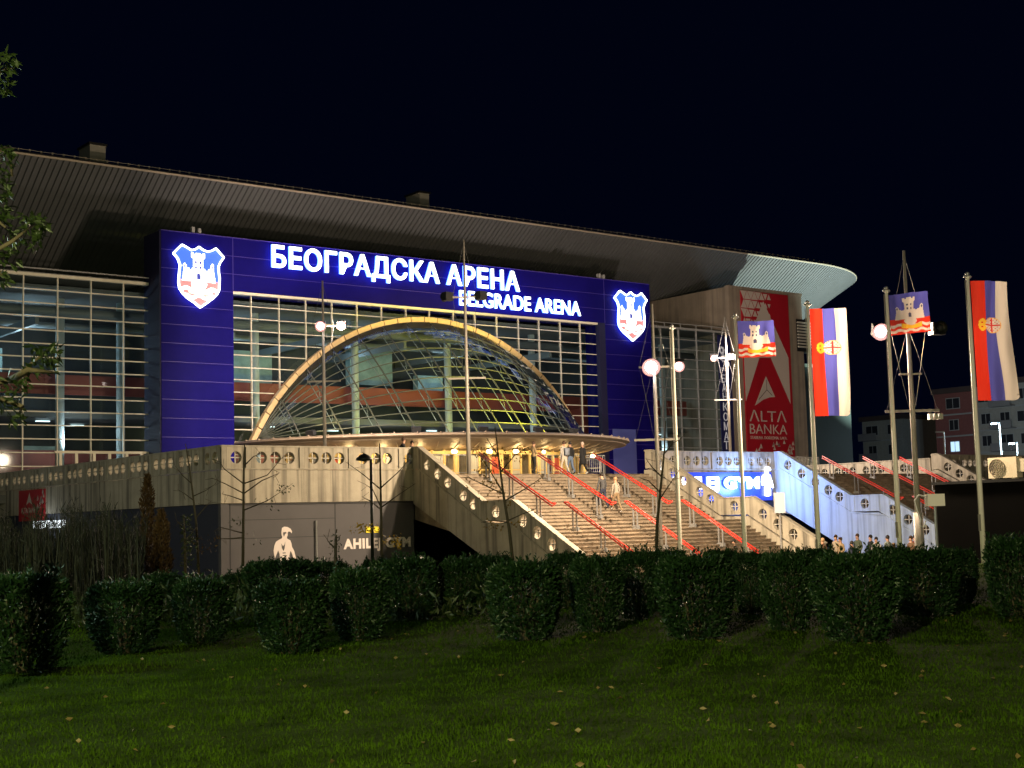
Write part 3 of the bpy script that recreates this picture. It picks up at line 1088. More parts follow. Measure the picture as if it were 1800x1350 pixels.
loose_parts(rp.build('entrance_panel', [mat('orange_red_poster', (.62, .12, .06), .6), mat('pale_door_panel', (.55, .55, .5), .5)], dome, fix=False), 'entrance_panel')
b = MB()
for k in range(24):
    t0, t1 = math.pi*k/24, math.pi*(k+1)/24
    p, q = canopy_pt(t0, 9.5, 7.0, ZT), canopy_pt(t1, 9.5, 7.0, ZT)
    b.add([p, q, q+Vector((0, 0, 2.4)), p+Vector((0, 0, 2.4))], [(0, 1, 2, 3)])
b.build('vestibule_wall', mat('vestibule_wall', (.62, .5, .3), .7, var=.5, vscale=1.2), dome, fix=False)


def wall_lamp(p, energy, n=2, label=None):
    t = empty('entrance_lamp', p, label, 'lamp', 'warm lamps under the canopy')
    b = MB()
    for k in range(n):
        o = Vector((.18*(k-.5*(n-1)), 0, 0))
        b.add(*icos(Vector(p)+o, .12))
    b.build('bulb', WARM_E, t, True)
    b = MB(); b.box(p[0]-.2, p[1]+.02, p[2]+.1, p[0]+.2, p[1]+.1, p[2]+.3); b.build('bracket', BLACK, t)
    lamp('lamp_light', 'POINT', (p[0], p[1]-.35, p[2]-.15), energy, (1, .66, .27), t, .15)


def icos(c, r):
    bm = bmesh.new(); bmesh.ops.create_icosphere(bm, subdivisions=2, radius=r)
    vs = [Vector(v.co)+Vector(c) for v in bm.verts]; fs = [tuple(v.index for v in f.verts) for f in bm.faces]
    bm.free(); return vs, fs


words_ = ['far left of the row, above the parapet', 'second from the left, above the parapet', 'beside the two people leaning on the parapet', 'over the red poster by the tall mast', 'in the middle of the entrance', 'right of the entrance middle',
          'next to the beige jacket', 'behind the white hoodie', 'at the right end of the canopy, upper', 'at the right end of the canopy, lower', 'on the canopy roof above the left parapet']
lp = [(605, 781, 2), (672, 781, 2), (736, 780, 1), (797, 779, 2), (857, 780, 2), (908, 780, 2), (958, 782, 1), (986, 784, 1), (1056, 791, 2), (1075, 792, 1)]
for i, (x, y, n) in enumerate(lp):
    # on the canopy's underside, 2 m inside the rim
    best = None
    for k in range(1, 96):
        q = canopy_pt(math.pi*k/96, AC-2.6, BC-2.6, 7.55)
        v = q-Vector((0, 0, EYE)); zc = v.dot(_f); pxx = 900+F_PX*v.dot(_r2)/zc
        if q.y < 82.5 and (best is None or abs(pxx-x) < best[0]) and (q.x < 72.5): best = (abs(pxx-x), q)
    wall_lamp(tuple(best[1]), 42, n, 'warm entrance lamp under the canopy, '+words_[i])
# floodlights on the canopy roof throwing yellow light on the dome
for i, (px, wdt, col, e) in enumerate(((545, 1.0, (1, .68, .25), 160), (733, 1.0, (1, .7, .3), 60), (848, .9, (1, .75, .2), 110), (943, .9, (1, .80, .05), 500), (1008, .9, (1, .80, .03), 650))):
    t0 = min(range(2, 178), key=lambda k: abs((lambda v: 900+F_PX*v.dot(_r2)/v.dot(_f))(canopy_pt(math.pi*k/180, AC-1.1, BC-1.1, 8.7)-Vector((0, 0, EYE)))-px) + (0 if k > 25 else 500))
    p = canopy_pt(math.pi*t0/180, AC-1.1, BC-1.1, 8.75)
    dr = (Vector((CXD+.35*(p.x-CXD), YD-1.5, 12))-p).normalized()
    fl = empty('canopy_floodlight', p, 'small black floodlight on the canopy rim, '+('at the left end of the dome', 'below the dome middle left', 'right of the tall mast', 'where the dome ribs glow yellow', 'at the right foot of the golden arch')[i], 'floodlight', 'floodlights on the canopy')
    b = MB(); b.bar(p+Vector((0, 0, .18))-dr*.2, p+Vector((0, 0, .18))+dr*.12, .6, .3); b.box(p.x-.05, p.y-.05, p.z-.12, p.x+.05, p.y+.05, p.z+.1)
    b.build('housing', BLACK, fl)
    b = MB(); b.bar(p+Vector((0, 0, .18))+dr*.12, p+Vector((0, 0, .18))+dr*.14, .5, .22); b.build('lens', WARM_E, fl)
    lamp('flood_beam', 'SPOT', p+Vector((0, 0, .2))+dr*.3, e*(6 if i > 2 else 2.5), col, fl, .15, target=p+dr*5, spot=75)

# ------------------------------------------------------------------ signs
LET_F = mat('letter_face_lit', (1, 1, 1), .4, emit=(.93, .97, 1.0), estr=2.6)
LET_B = mat('letter_halo_lit', (.3, .5, 1), .4, emit=(.10, .26, 1.0), estr=3.2)
s1 = empty('arena_name_sign', (56, 83.6, 20.1), 'large white illuminated Cyrillic letters on the blue portal reading БЕОГРАДСКА АРЕНА', 'sign')
nm_ = text('lettering', 'БЕОГРАДСКА АРЕНА', frame_y(46.0, 83.72, 20.02), [LET_F, LET_B], width=21.15, height=1.86, depth=.16, bold=.022, parent=s1, spacing=1.06)
loose_parts(nm_, 'letter')
s2 = empty('arena_name_sign', (67, 83.6, 18.9), 'smaller white illuminated Latin letters reading BELGRADE ARENA below the Cyrillic name', 'sign')
nm_ = text('lettering', 'BELGRADE ARENA', frame_y(61.48, 83.72, 18.88), [LET_F, LET_B], width=11.75, height=1.14, depth=.14, bold=.014, parent=s2, spacing=1.03)
loose_parts(nm_, 'letter')

CAST = [(.33, .80), (.33, .885), (.385, .885), (.385, .86), (.425, .86), (.425, .89), (.535, .89), (.535, .86), (.575, .86), (.575, .885), (.63, .885), (.63, .80), (.595, .775), (.595, .60), (.64, .60), (.64, .575), (.70, .575), (.70, .60),
        (.745, .60), (.765, .68), (.80, .72), (.835, .68), (.835, .55), (.87, .36), (.12, .36), (.155, .54), (.15, .65), (.185, .69), (.22, .65), (.235, .60), (.28, .60), (.28, .575), (.34, .575), (.34, .60), (.37, .60), (.37, .775)]


def belgrade(u, v):
    """0 blue 1 white 2 red 3 gold 4 dark"""
    for cx_, cy_ in ((.435, .71), (.53, .71), (.435, .615), (.53, .615)):
        if abs(u-cx_) < .019 and abs(v-cy_) < .026: return 4
    if abs(u-.49) < .042 and (v-.47 < 0 or (u-.49)**2+(v-.47)**2 < .0018) and v > .37: return 4 if v > .40 else 1
    if (u-.185)**2/.0003+(v-.625)**2/.0009 < 1 or (u-.80)**2/.0003+(v-.645)**2/.0009 < 1: return 4
    if (u-.50)**2/.030+(v-.31)**2/.010 < 1 and v > .20 and (u < .62 or v < .36): return 1
    hull = .20+.5*(u-.52)**2
    if .27 < u < .80 and v < hull+.13*abs(u-.52)+.0 and v > hull-.085: return 3
    if v < .38:
        wv = .022*math.sin(u*22)
        k = (v+wv)
        if k > .29 and not inpoly(u, v, CAST): return 2
        if inpoly(u, v, CAST) and v > .345: return 1
        return 1 if (.05 < k < .115 or .18 < k < .25) else 2
    if inpoly(u, v, CAST):
        return 1
    return 0


SHI = [(0, .848), (.168, 1), (.26, .965), (.35, .925), (.43, .945), (.50, .993), (.59, .945), (.675, .927), (.76, .95), (.838, .997), (1, .858), (.93, .78), (.89, .70), (.895, .60), (.91, .507), (.905, .40), (.896, .302), (.85, .23), (.78, .17), (.65, .08), (.52, 0), (.40, .075), (.26, .146), (.18, .21), (.116, .287), (.10, .37), (.104, .46), (.115, .56), (.13, .665), (.085, .77)]
SH_M = [mat('shield_blue_lit', (.05, .1, .7), .4, emit=(.03, .10, 1.0), estr=1.3), mat('shield_white_lit', (1, 1, 1), .4, emit=(.95, .98, 1), estr=1.6), mat('shield_red_lit', (.9, .2, .2), .4, emit=(1, .17, .17), estr=1.0), mat('shield_cream_lit', (1, .9, .7), .4, emit=(1, .86, .68), estr=1.2), mat('shield_window', (.05, .06, .3), .4, emit=(.05, .08, .5), estr=.5), LET_B]
for x0, z0, lab in ((38.98, 17.24, 'illuminated castle coat of arms shield on the left pier of the blue portal'), (76.95, 17.27, 'illuminated castle coat of arms shield on the right pier of the blue portal')):
    W_, H_ = 3.54, 3.98
    sh = empty('coat_of_arms_sign', (x0+W_/2, 83.7, z0), lab, 'sign', 'castle shields on the portal')
    b = MB(); b.prism([(x0+u*W_, 83.73, z0+v*H_) for u, v in SHI], (0, .15, 0)); b.build('shield_body', LET_B, sh)
    b = MB()
    for i in range(len(SHI)):
        p, q = SHI[i], SHI[(i+1) % len(SHI)]
        b.bar((x0+p[0]*W_, 83.70, z0+p[1]*H_), (x0+q[0]*W_, 83.70, z0+q[1]*H_), .1, .13, up=(0, 1, 0))
    b.build('shield_rim', LET_F, sh)

    def pat(u, v):
        if not inpoly(u, v, SHI): return -1
        k = belgrade(.5+(u-.505)*1.12, (v-.10)*1.12+.0 if v > .1 else .02)
        if k == 0 and abs(u-.5) > .39 and v < .5: k = 0
        return k
    raster(pat, 80, 100, lambda u, v: (x0+u*W_, 83.715, z0+v*H_), 'shield_picture', SH_M, sh, False)

# bank banner on the tower
bx0, bx1 = at(1302, 520, Y=85.5).x, at(1393, 720, Y=85.5).x
bz1, bz0 = 22.85, 8.0
ban = empty('bank_banner', ((bx0+bx1)/2, 85.5, bz0), 'tall red banner on the concrete tower with white arrowhead and the words ALTA BANKA', 'banner')
BW, BH = bx1-bx0, bz1-bz0
BRED = mat('banner_red', (.42, .006, .018), .6, var=.12, vscale=.6)
BWH = mat('banner_grey_white', (.55, .47, .42), .6)
b = MB(); b.box(bx0, 85.44, bz0, bx1, 85.585, bz1); b.build('banner_cloth', BRED, ban)


def bp(px, py):    # pixel of the 610x1350 banner view to the banner's plane
    q = at(1280+px*140/610, 490+py*310/1350, Y=85.43)
    return (min(max(q.x, bx0+.01), bx1-.01), 85.43, min(max(q.z, bz0+.02), bz1-.02))


b = MB()
b.prism([bp(268, 172), bp(462, 605), bp(478, 958), bp(326, 605), bp(239, 605), bp(125, 938), bp(108, 610), bp(216, 310)], (0, .006, 0))
arc = [bp(360, 905), bp(318, 908), bp(270, 925), bp(205, 972)]
b.prism([bp(289, 745), *arc], (0, .006, 0))
b.build('arrowhead', BWH, ban)
b = MB()
for p, q in (((293, 775), (296, 850)), ((296, 850), (337, 893)), ((296, 850), (235, 925))):
    b.bar(Vector(bp(*p))+Vector((0, -.006, 0)), Vector(bp(*q))+Vector((0, -.006, 0)), .02, .09, up=(0, 1, 0)) if False else b.bar(Vector(bp(*p))-Vector((0, .004, 0)), Vector(bp(*q))-Vector((0, .004, 0)), .07, .006, up=(0, 1, 0))
b.build('arrowhead_fold', mat('fold_grey', (.16, .12, .11), .7), ban)
b = MB()
tw = .95
for j in range(9):
    for i in range(8):
        u0, v0 = bx0+.05+i*tw*.5, bz1-.1-j*.80
        sc = 1.15-.13*j-.085*i
        if sc < .15: continue
        s = tw*.5*min(1.7, sc*2.0)
        dn = (i+j) % 2
        cx_, cz_ = u0+tw*.25, v0-.28
        if cx_+s > bx1: continue
        pts = [(cx_-s*.5, 85.432, cz_-s*.45), (cx_+s*.5, 85.432, cz_-s*.45), (cx_, 85.432, cz_+s*.5)] if dn else [(cx_-s*.5, 85.432, cz_+s*.45), (cx_, 85.432, cz_-s*.5), (cx_+s*.5, 85.432, cz_+s*.45)]
        b.prism(pts, (0, .006, 0))
for i in range(26):
    x = bx1-.2-(BW-.6)*rng.random()**1.6; z = bz0+.15+1.5*rng.random()*(1-.5*(bx1-x)/BW); s = .12+.1*rng.random()
    b.prism([(x-s, 85.432, z-s), (x+s, 85.432, z-s), (x, 85.432, z+s)], (0, .006, 0))
loose_parts(b.build('triangle', BWH, ban), 'triangle')
t0, t1 = bp(165, 1090), bp(447, 1095)
text('lettering', 'ΛLTΛ', frame_y(t0[0], 85.436, t0[2]), [BWH], width=t1[0]-t0[0], height=bp(300, 1008)[2]-t0[2], depth=.02, bold=-.004, parent=ban)
t0 = bp(168, 1185)
text('lettering', 'BANKA', frame_y(t0[0], 85.436, t0[2]), [BWH], width=bp(452, 1190)[0]-t0[0], height=bp(300, 1115)[2]-t0[2], depth=.02, bold=-.004, parent=ban)
t0 = bp(172, 1226)
text('lettering', 'STABILNA. DOSLEDNA. LAKA.', frame_y(t0[0], 85.436, t0[2]), [BWH], width=bp(452, 1230)[0]-t0[0], height=bp(300, 1206)[2]-t0[2], depth=.02, parent=ban)
# cash machine sign on the right glass hall
cs = empty('cash_machine_sign', (92, 85.6, 8), 'vertical dark blue strip with pale Cyrillic letters БАНКОМАТ on the right glass wall', 'sign')
sx0, sx1 = 90.75, 93.0
b = MB(); b.box(sx0, 85.62, 8.0, sx1-.35, 85.72, 18.7); b.build('sign_panel', mat('sign_navy', (.02, .022, .10), .4), cs)
SGW = mat('sign_pale_letter', (.75, .76, .8), .5, emit=(.8, .85, 1), estr=.10)
for k, ch in enumerate('БАНКОМАТ'):
    px, py = [(684, 743), (690, 815), (695, 887), (698, 966), (700, 1045), (704, 1120), (706, 1198), (706, 1270)][k]
    q = at(1120+px/4.5, 500+py/4.5, Y=85.6)
    text('lettering', ch, frame_y(q.x-.27, 85.61, q.z-.37), [SGW], width=.56, height=.72, depth=.02, bold=.005, parent=cs)
q = at(1120+683/4.5, 500+670/4.5, Y=85.6)
text('lettering', '1921', frame_y(q.x-.33, 85.61, q.z-.14), [SGW], width=.7, height=.28, depth=.02, parent=cs)
b = MB()
for dx, dz, r_ in ((-.12, 1.65, .42), (.05, .95, .42)):
    for k in range(7):
        a = 2*math.pi*k/7
        c = Vector((q.x+dx+.24*math.cos(a), 85.612, q.z+dz+.26*math.sin(a)))
        b.prism([c+Vector((.12*math.cos(t), 0, .12*math.sin(t))) for t in np.linspace(0, 2*math.pi, 7)[:-1]], (0, -.02, 0))
b.build('emblem', SGW, cs)

# gym: lit sign, cut-out warriors, painted letters
WAR = [(.43, .985), (.52, 1.01), (.64, 1.0), (.75, .965), (.81, .91), (.80, .865), (.74, .90), (.67, .905), (.64, .88), (.645, .83), (.62, .80), (.61, .765), (.66, .745), (.74, .72), (.78, .66), (.80, .58), (.88, .50), (.93, .38), (.97, .30), (.93, .275), (.86, .33), (.78, .46), (.735, .50), (.70, .40), (.70, .33),
       (.74, .20), (.72, .02), (.54, .0), (.52, .14), (.50, .20), (.47, .0), (.30, .02), (.31, .20), (.34, .34), (.33, .44), (.28, .52), (.22, .44), (.16, .36), (.13, .42), (.11, .52), (.14, .62), (.20, .70), (.30, .735), (.42, .765), (.44, .80), (.415, .83), (.405, .88), (.42, .95)]
gs = empty('gym_sign', (60, 56.45, 4.1), 'blue lit sign panel with white letters reading AHILEJ GYM between the staircases', 'sign')
GZ0, GZ1 = 4.02, 5.45
b = MB(); b.box(SA1+.35, 56.42, GZ0-.2, SB0-.5, 56.56, GZ1+.0); b.build('sign_panel', mat('gym_sign_blue', (.02, .04, .35), .4, emit=(.02, .05, .75), estr=.35), gs)
lamp('sign_glow', 'POINT', (61.0, 55.4, 4.7), 800, (.22, .42, 1), gs, .5)
gl_ = text('lettering', 'AHILEJ GYM', frame_y(55.2, 56.38, 4.28), [LET_F, LET_B], width=7.45, height=.92, depth=.08, bold=.045, parent=gs, spacing=.98)
for x0, lab in ((62.75, 'lit white cut-out warrior figure at the right end of the gym sign'), (54.35, 'lit white warrior emblem at the left end of the gym sign, behind the stair balustrade')):
    ws = empty('warrior_emblem', (x0+.5, 56.35, 4.1), lab, 'emblem', 'lit warrior emblems')
    b = MB(); b.prism([(x0+u*1.15, 56.30, 4.05+v*1.72) for u, v in WAR], (0, .08, 0)); b.build('figure', LET_F, ws)
PWH = mat('painted_white', (.80, .70, .66), .6)
b = MB()
q0, q1 = at(476, 990, Y=YW+.085), at(522, 926, Y=YW+.085)
b.prism([(q0.x+u*(q1.x-q0.x), YW+.08, q0.z-.55+v*(q1.z-q0.z+.55)) for u, v in WAR], (0, .012, 0))
wp = b.build('warrior_mural', PWH)
tag(wp, 'white helmeted warrior painted on the dark gym wall behind the hedge', 'mural')
b = MB()
for pts in ([(.40, .66), (.46, .60), (.52, .64), (.55, .70), (.52, .56), (.48, .50), (.42, .56)], [(.44, .47), (.56, .47), (.55, .45), (.45, .45)], [(.44, .42), (.56, .42), (.55, .40), (.45, .40)], [(.47, .89), (.58, .90), (.60, .87), (.55, .86), (.50, .80), (.475, .84)]):
    b.prism([(q0.x+u*(q1.x-q0.x), YW+.075, q0.z-.55+v*(q1.z-q0.z+.55)) for u, v in pts], (0, .004, 0))
b.build('muscle_line', DARKW, wp)
gt = empty('gym_lettering', (35.5, YW, 1.8), 'white painted words AHILEJ GYM on the dark wall beside the first staircase', 'lettering')
q0 = at(604, 971, Y=YW+.09)
text('letters', 'AHILEJ GYM', frame_y(q0.x, YW+.095, q0.z), [PWH], width=at(724, 968, Y=YW).x-q0.x, height=.62, depth=.012, bold=.05, parent=gt, spacing=1.12)
b = MB(); q = at(655, 931, Y=YW+.07)
b.prism([(q.x-.36, YW+.05, q.z-.14), (q.x+.3, YW+.05, q.z-.14), (q.x+.38, YW+.05, q.z), (q.x+.3, YW+.05, q.z+.14), (q.x-.36, YW+.05, q.z+.14)], (0, .04, 0))
tag(b.build('arrow_plate', mat('yellow_plate', (.8, .62, .02), .5, emit=(1, .8, .02), estr=.12)), 'small yellow plate on the dark gym wall above the painted letters', 'plate')
# left wing poster and lit shop sign
ps = empty('bank_poster', (X0, 79.6, 3.8), 'square red poster with white logo on the left wing wall behind the tall stems', 'poster')
b = MB(); b.box(X0-.06, 77.6, 3.75, X0+.015, 81.6, 5.48); b.build('poster_board', BRED, ps)
b = MB(); b.prism([(X0-.064, 80.4, 4.65), (X0-.064, 79.9, 5.35), (X0-.064, 79.5, 4.65), (X0-.064, 79.9, 4.8)], (.003, 0, 0)); b.build('logo', BWH, ps)
text('lettering', 'ALTA BANKA', frame_x(X0-.062, 81.2, 4.2), [BWH], width=2.6, height=.3, depth=.01, parent=ps)
b = MB()
for k in range(14):
    y, z, s = 77.7+1.0*rng.random(), 4.4+1.0*rng.random(), .08+.08*rng.random()
    b.prism([(X0-.064, y-s, z-s), (X0-.064, y+s, z-s), (X0-.064, y, z+s)], (.003, 0, 0))
b.build('speckle', BWH, ps)
ss = empty('shop_sign', (X0, 77, 3.4), 'white glowing shop sign low on the left wing below the red poster', 'sign')
b = MB(); b.box(X0-.10, 74.6, 3.3, X0+.0, 79.2, 3.72)
b.build('light_box', mat('lightbox', (1, 1, 1), .4, emit=(.85, .93, 1), estr=1.6), ss)
b = MB()
for k in range(15):
    y = 74.8+k*.29; b.box(X0-.108, y, 3.36+.1*rng.random(), X0-.104, y+.04+.12*rng.random(), 3.52+.15*rng.random())
b.build('lettering', mat('sign_dark_letter', (.05, .06, .06), .6), ss)
lamp('sign_glow', 'POINT', (X0-.6, 77, 3.4), 25, (.85, .95, 1), ss, .3)
# ring and bracket on the pale wall, small boxes on posts
b = MB(); c = at(1405, 883, X=64.68)
b.tube([(64.66, c.y+.42*math.cos(t), c.z+.42*math.sin(t)) for t in np.linspace(0, 2*math.pi, 21)], .065, 6, cap=False)
tag(b.build('wall_ring', mat('ring_dark', (.05, .06, .09), .6)), 'dark round ring mounted on the pale blue stair wall', 'ring')


def post_box(name, x, yt, yb, d, w, h, dp, label, colr, loop=False):
    p = at(x, yt, d=d); g = ground_z(p.x, p.y)
    t = empty(name, (p.x, p.y, g), label, 'equipment box')
    b = MB(); b.tube([(p.x, p.y, g), (p.x, p.y, p.z-h*.5)], .045, 8); b.build('post', GALV, t)
    b = MB(); b.bar(p+Vector((-RD.x*w/2, -RD.y*w/2, 0)), p+Vector((RD.x*w/2, RD.y*w/2, 0)), dp, h); b.build('box', colr, t)
    if loop:
        b = MB(); b.tube([p+Vector((-RD.x, -RD.y, 0))*(w*.5+.02)+Vector((0, 0, z_)) + Vector((-RD.x, -RD.y, 0))*o_ for z_, o_ in ((.12, 0), (.16, .2), (0, .33), (-.3, .27), (-.55, .18), (-.75, .22), (-.8, .1), (-.6, .03))], .022, 6)
        b.build('cable', WHITEP, t)


post_box('meter_box', 1370, 884, 935, 70, .50, 1.0, .3, 'pale grey box on a thin post beside the pale blue stair wall', mat('pale_box', (.6, .62, .68), .5))
post_box('control_box', 1643, 879, 965, 42.5, .50, .36, .36, 'cream box with hanging cable loop on a thin post before the black kiosk', POLE, True)

# ------------------------------------------------------------------ masts with floodlights
MX = [('first', 41.7, 69.9, ZT, 16.98, 14.40, 11.2, 0), ('second', 42.5, 57.35, ZT, 17.26, 14.37, 10.2, 1), ('third', 41.75, 43.1, 0, 11.95, 9.33, 6.22, 2), ('fourth', 42.0, 30.5, 0, 12.15, 9.33, 6.45, 3), ('fifth', 72.2, 67.4, ZT, 16.64, 13.85, 10.9, 4)]
MLAB = ['tall grey floodlight mast with two pinkish lit lamps left of the golden arch', 'tall grey mast with unlit lamp heads crossing the letters of the arena name', 'grey floodlight mast with the brightest lit lamp, at the stairs foot',
        'tall grey mast with stays and a crossbar of cameras between the two right flags', 'thin distant mast with one lit lamp in front of the cash machine sign']
for nm, mxx, my, mz0, mtop, ml, mc, idx in MX:
    ms = empty('floodlight_mast', (mxx, my, mz0), MLAB[idx], 'mast', 'floodlight masts in a line')
    g0 = mz0 if mz0 else ground_z(mxx, my)
    tilt = .006
    b = MB(); b.tube([(mxx, my, g0), (mxx, my, mc), (mxx, my, mtop)], [.115, .09, .05], 12)
    if idx == 3: b.tube([(mxx, my, g0), (mxx, my, g0+2.6)], .17, 12)
    b.build('pole', MAST, ms, True)
    b = MB()
    b.bar((mxx-RD.x*.95, my-RD.y*.95, mc), (mxx+RD.x*.95, my+RD.y*.95, mc), .09, .09)
    b.bar((mxx-RD.x*.65, my-RD.y*.65, ml-.05), (mxx+RD.x*.65, my+RD.y*.65, ml-.05), .08, .08)
    if idx in (3,): b.bar((mxx-RD.x*.4, my-RD.y*.4, mc+1.3), (mxx+RD.x*.4, my+RD.y*.4, mc+1.3), .06, .06)
    loose_parts(b.build('crossbar', MAST, ms), 'crossbar')
    b = MB()
    for sg in (-1, 1):
        e1 = Vector((mxx+RD.x*.62*sg, my+RD.y*.62*sg, ml)); e2 = Vector((mxx+RD.x*.12*sg, my+RD.y*.12*sg, mc+.15))
        b.tube([(mxx, my, mtop-.15), e1, e2], .009, 4)
        b.tube([(mxx, my, ml+.1), Vector((mxx+RD.x*.9*sg, my+RD.y*.9*sg, mc))], .006, 4)
    b.build('stay_wire', mat('wire_grey', (.05, .05, .05), .6), ms)
    # lamp heads: px offsets to either side
    heads = {0: [(-.12, 1), (1.05, .8)], 1: [(-.9, 0), (.8, 0)], 2: [(-.15, 1.25), (1.02, .75)], 3: [(-1.0, 1), (1.05, 0)], 4: [(-.9, .75), (.25, 0)]}[idx]
    for off, lit in heads:
        c = Vector((mxx+RD.x*off, my+RD.y*off, ml))
        tgt = {0: (52, 84, 10), 1: (40, 80, 12), 2: (30, 57, 4), 3: (38, 20, 4), 4: (60, 60, 5)}[idx]
        dr = (Vector(tgt)-c); dr.z = 0; dr.normalize()
        if lit: dr = (-FD.to_3d()*.8+Vector((0, 0, -.35))).normalized() if idx != 0 else (-FD.to_3d()*.8+Vector((0, 0, -.3))).normalized()
        b = MB(); b.bar(c-dr*.22, c+dr*.12, .5, .42); b.bar(c+Vector((0, 0, -.1)), Vector((mxx+RD.x*off*.5, my+RD.y*off*.5, ml-.05)), .05)
        h = b.build('lamp_head', BLACK, ms)
        b = MB()
        sd = dr.cross(Vector((0, 0, 1))).normalized(); up = sd.cross(dr)
        b.add(*icos(c+dr*.16, (.20*(lit or 1) if lit else .12)))
        b.build('bulb', LAMP_E if lit else mat('dark_lens', (.05, .05, .06), .1), h, True)
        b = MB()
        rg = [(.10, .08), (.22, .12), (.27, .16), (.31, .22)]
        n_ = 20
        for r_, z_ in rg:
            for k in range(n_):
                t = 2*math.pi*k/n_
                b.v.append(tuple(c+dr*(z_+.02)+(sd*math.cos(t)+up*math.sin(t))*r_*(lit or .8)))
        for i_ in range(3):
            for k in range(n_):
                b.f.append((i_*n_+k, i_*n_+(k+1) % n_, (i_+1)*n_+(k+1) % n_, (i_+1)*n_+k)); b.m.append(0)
        b.build('reflector', mat('pink_glow_bowl', (.075, .038, .034), .6, spec=.0) if lit else BLACK, h, True)  # lit heads: pink bowl colour stands in for the glow round the bulb
    if idx == 3:
        b = MB()
        for k in range(3):
            c = Vector((mxx, my, mc-.22))+RD.to_3d()*(.62+.17*k); b.bar(c-FD.to_3d()*.15, c+FD.to_3d()*.15, .12, .2)
        loose_parts(b.build('camera_unit', WHITEP, ms), 'camera_unit')
# light given by the lit mast lamps
PINK = (1, .80, .66)
WARML = (1, .77, .52)
lamp('mast_light', 'SPOT', (42.3, 69.0, 14.3), 27000, PINK, None, .3, target=(62, 84, 12), spot=150)
lamp('mast_light', 'POINT', (42.8, 44.9, 9.6), 10000, WARML, None, .3)
lamp('mast_light', 'POINT', (42.6, 32.4, 9.2), 4600, WARML, None, .3)
lamp('mast_light', 'POINT', (71.8, 66.2, 13.9), 5600, PINK, None, .3)
# ------------------------------------------------------------------ flag poles and flags
SERB = [mat('flag_red', (.58, .028, .012), .7, trans=.35), mat('flag_blue', (.075, .075, .34), .7, trans=.35), mat('flag_white', (.60, .52, .46), .7, trans=.35), mat('flag_gold', (.75, .40, .03), .7, trans=.35), mat('flag_crest_red', (.5, .03, .03), .7, trans=.35)]
BELG = [mat('flag_blue', (0, 0, 0)), SERB[2], SERB[0], SERB[3], mat('flag_dark', (.06, .06, .12), .7, trans=.3)]


def serbia(u, v):
    """vertical stripes from the pole: red, blue, white; crest turned on its side"""
    U, V = u*1.08, (v-.635)*3.72/1.08*1.08
    e = ((u-.56)/.24)**2+((v-.635)/.066)**2
    if e < 1:
        if e > .86: return 3
        if abs(v-.635) < .006 or abs(u-.56) < .02: return 4
        if (math.sin(u*70)*math.sin(v*230)) > .55: return 4
        return 2
    c = ((u-.255)/.115)**2+((v-.635)/.052)**2
    if c < 1: return 0 if (abs(u-.24) < .03 and abs(abs(v-.635)-.018) < .006) else 3
    return 0 if u < .345 else 1 if u < .665 else 2


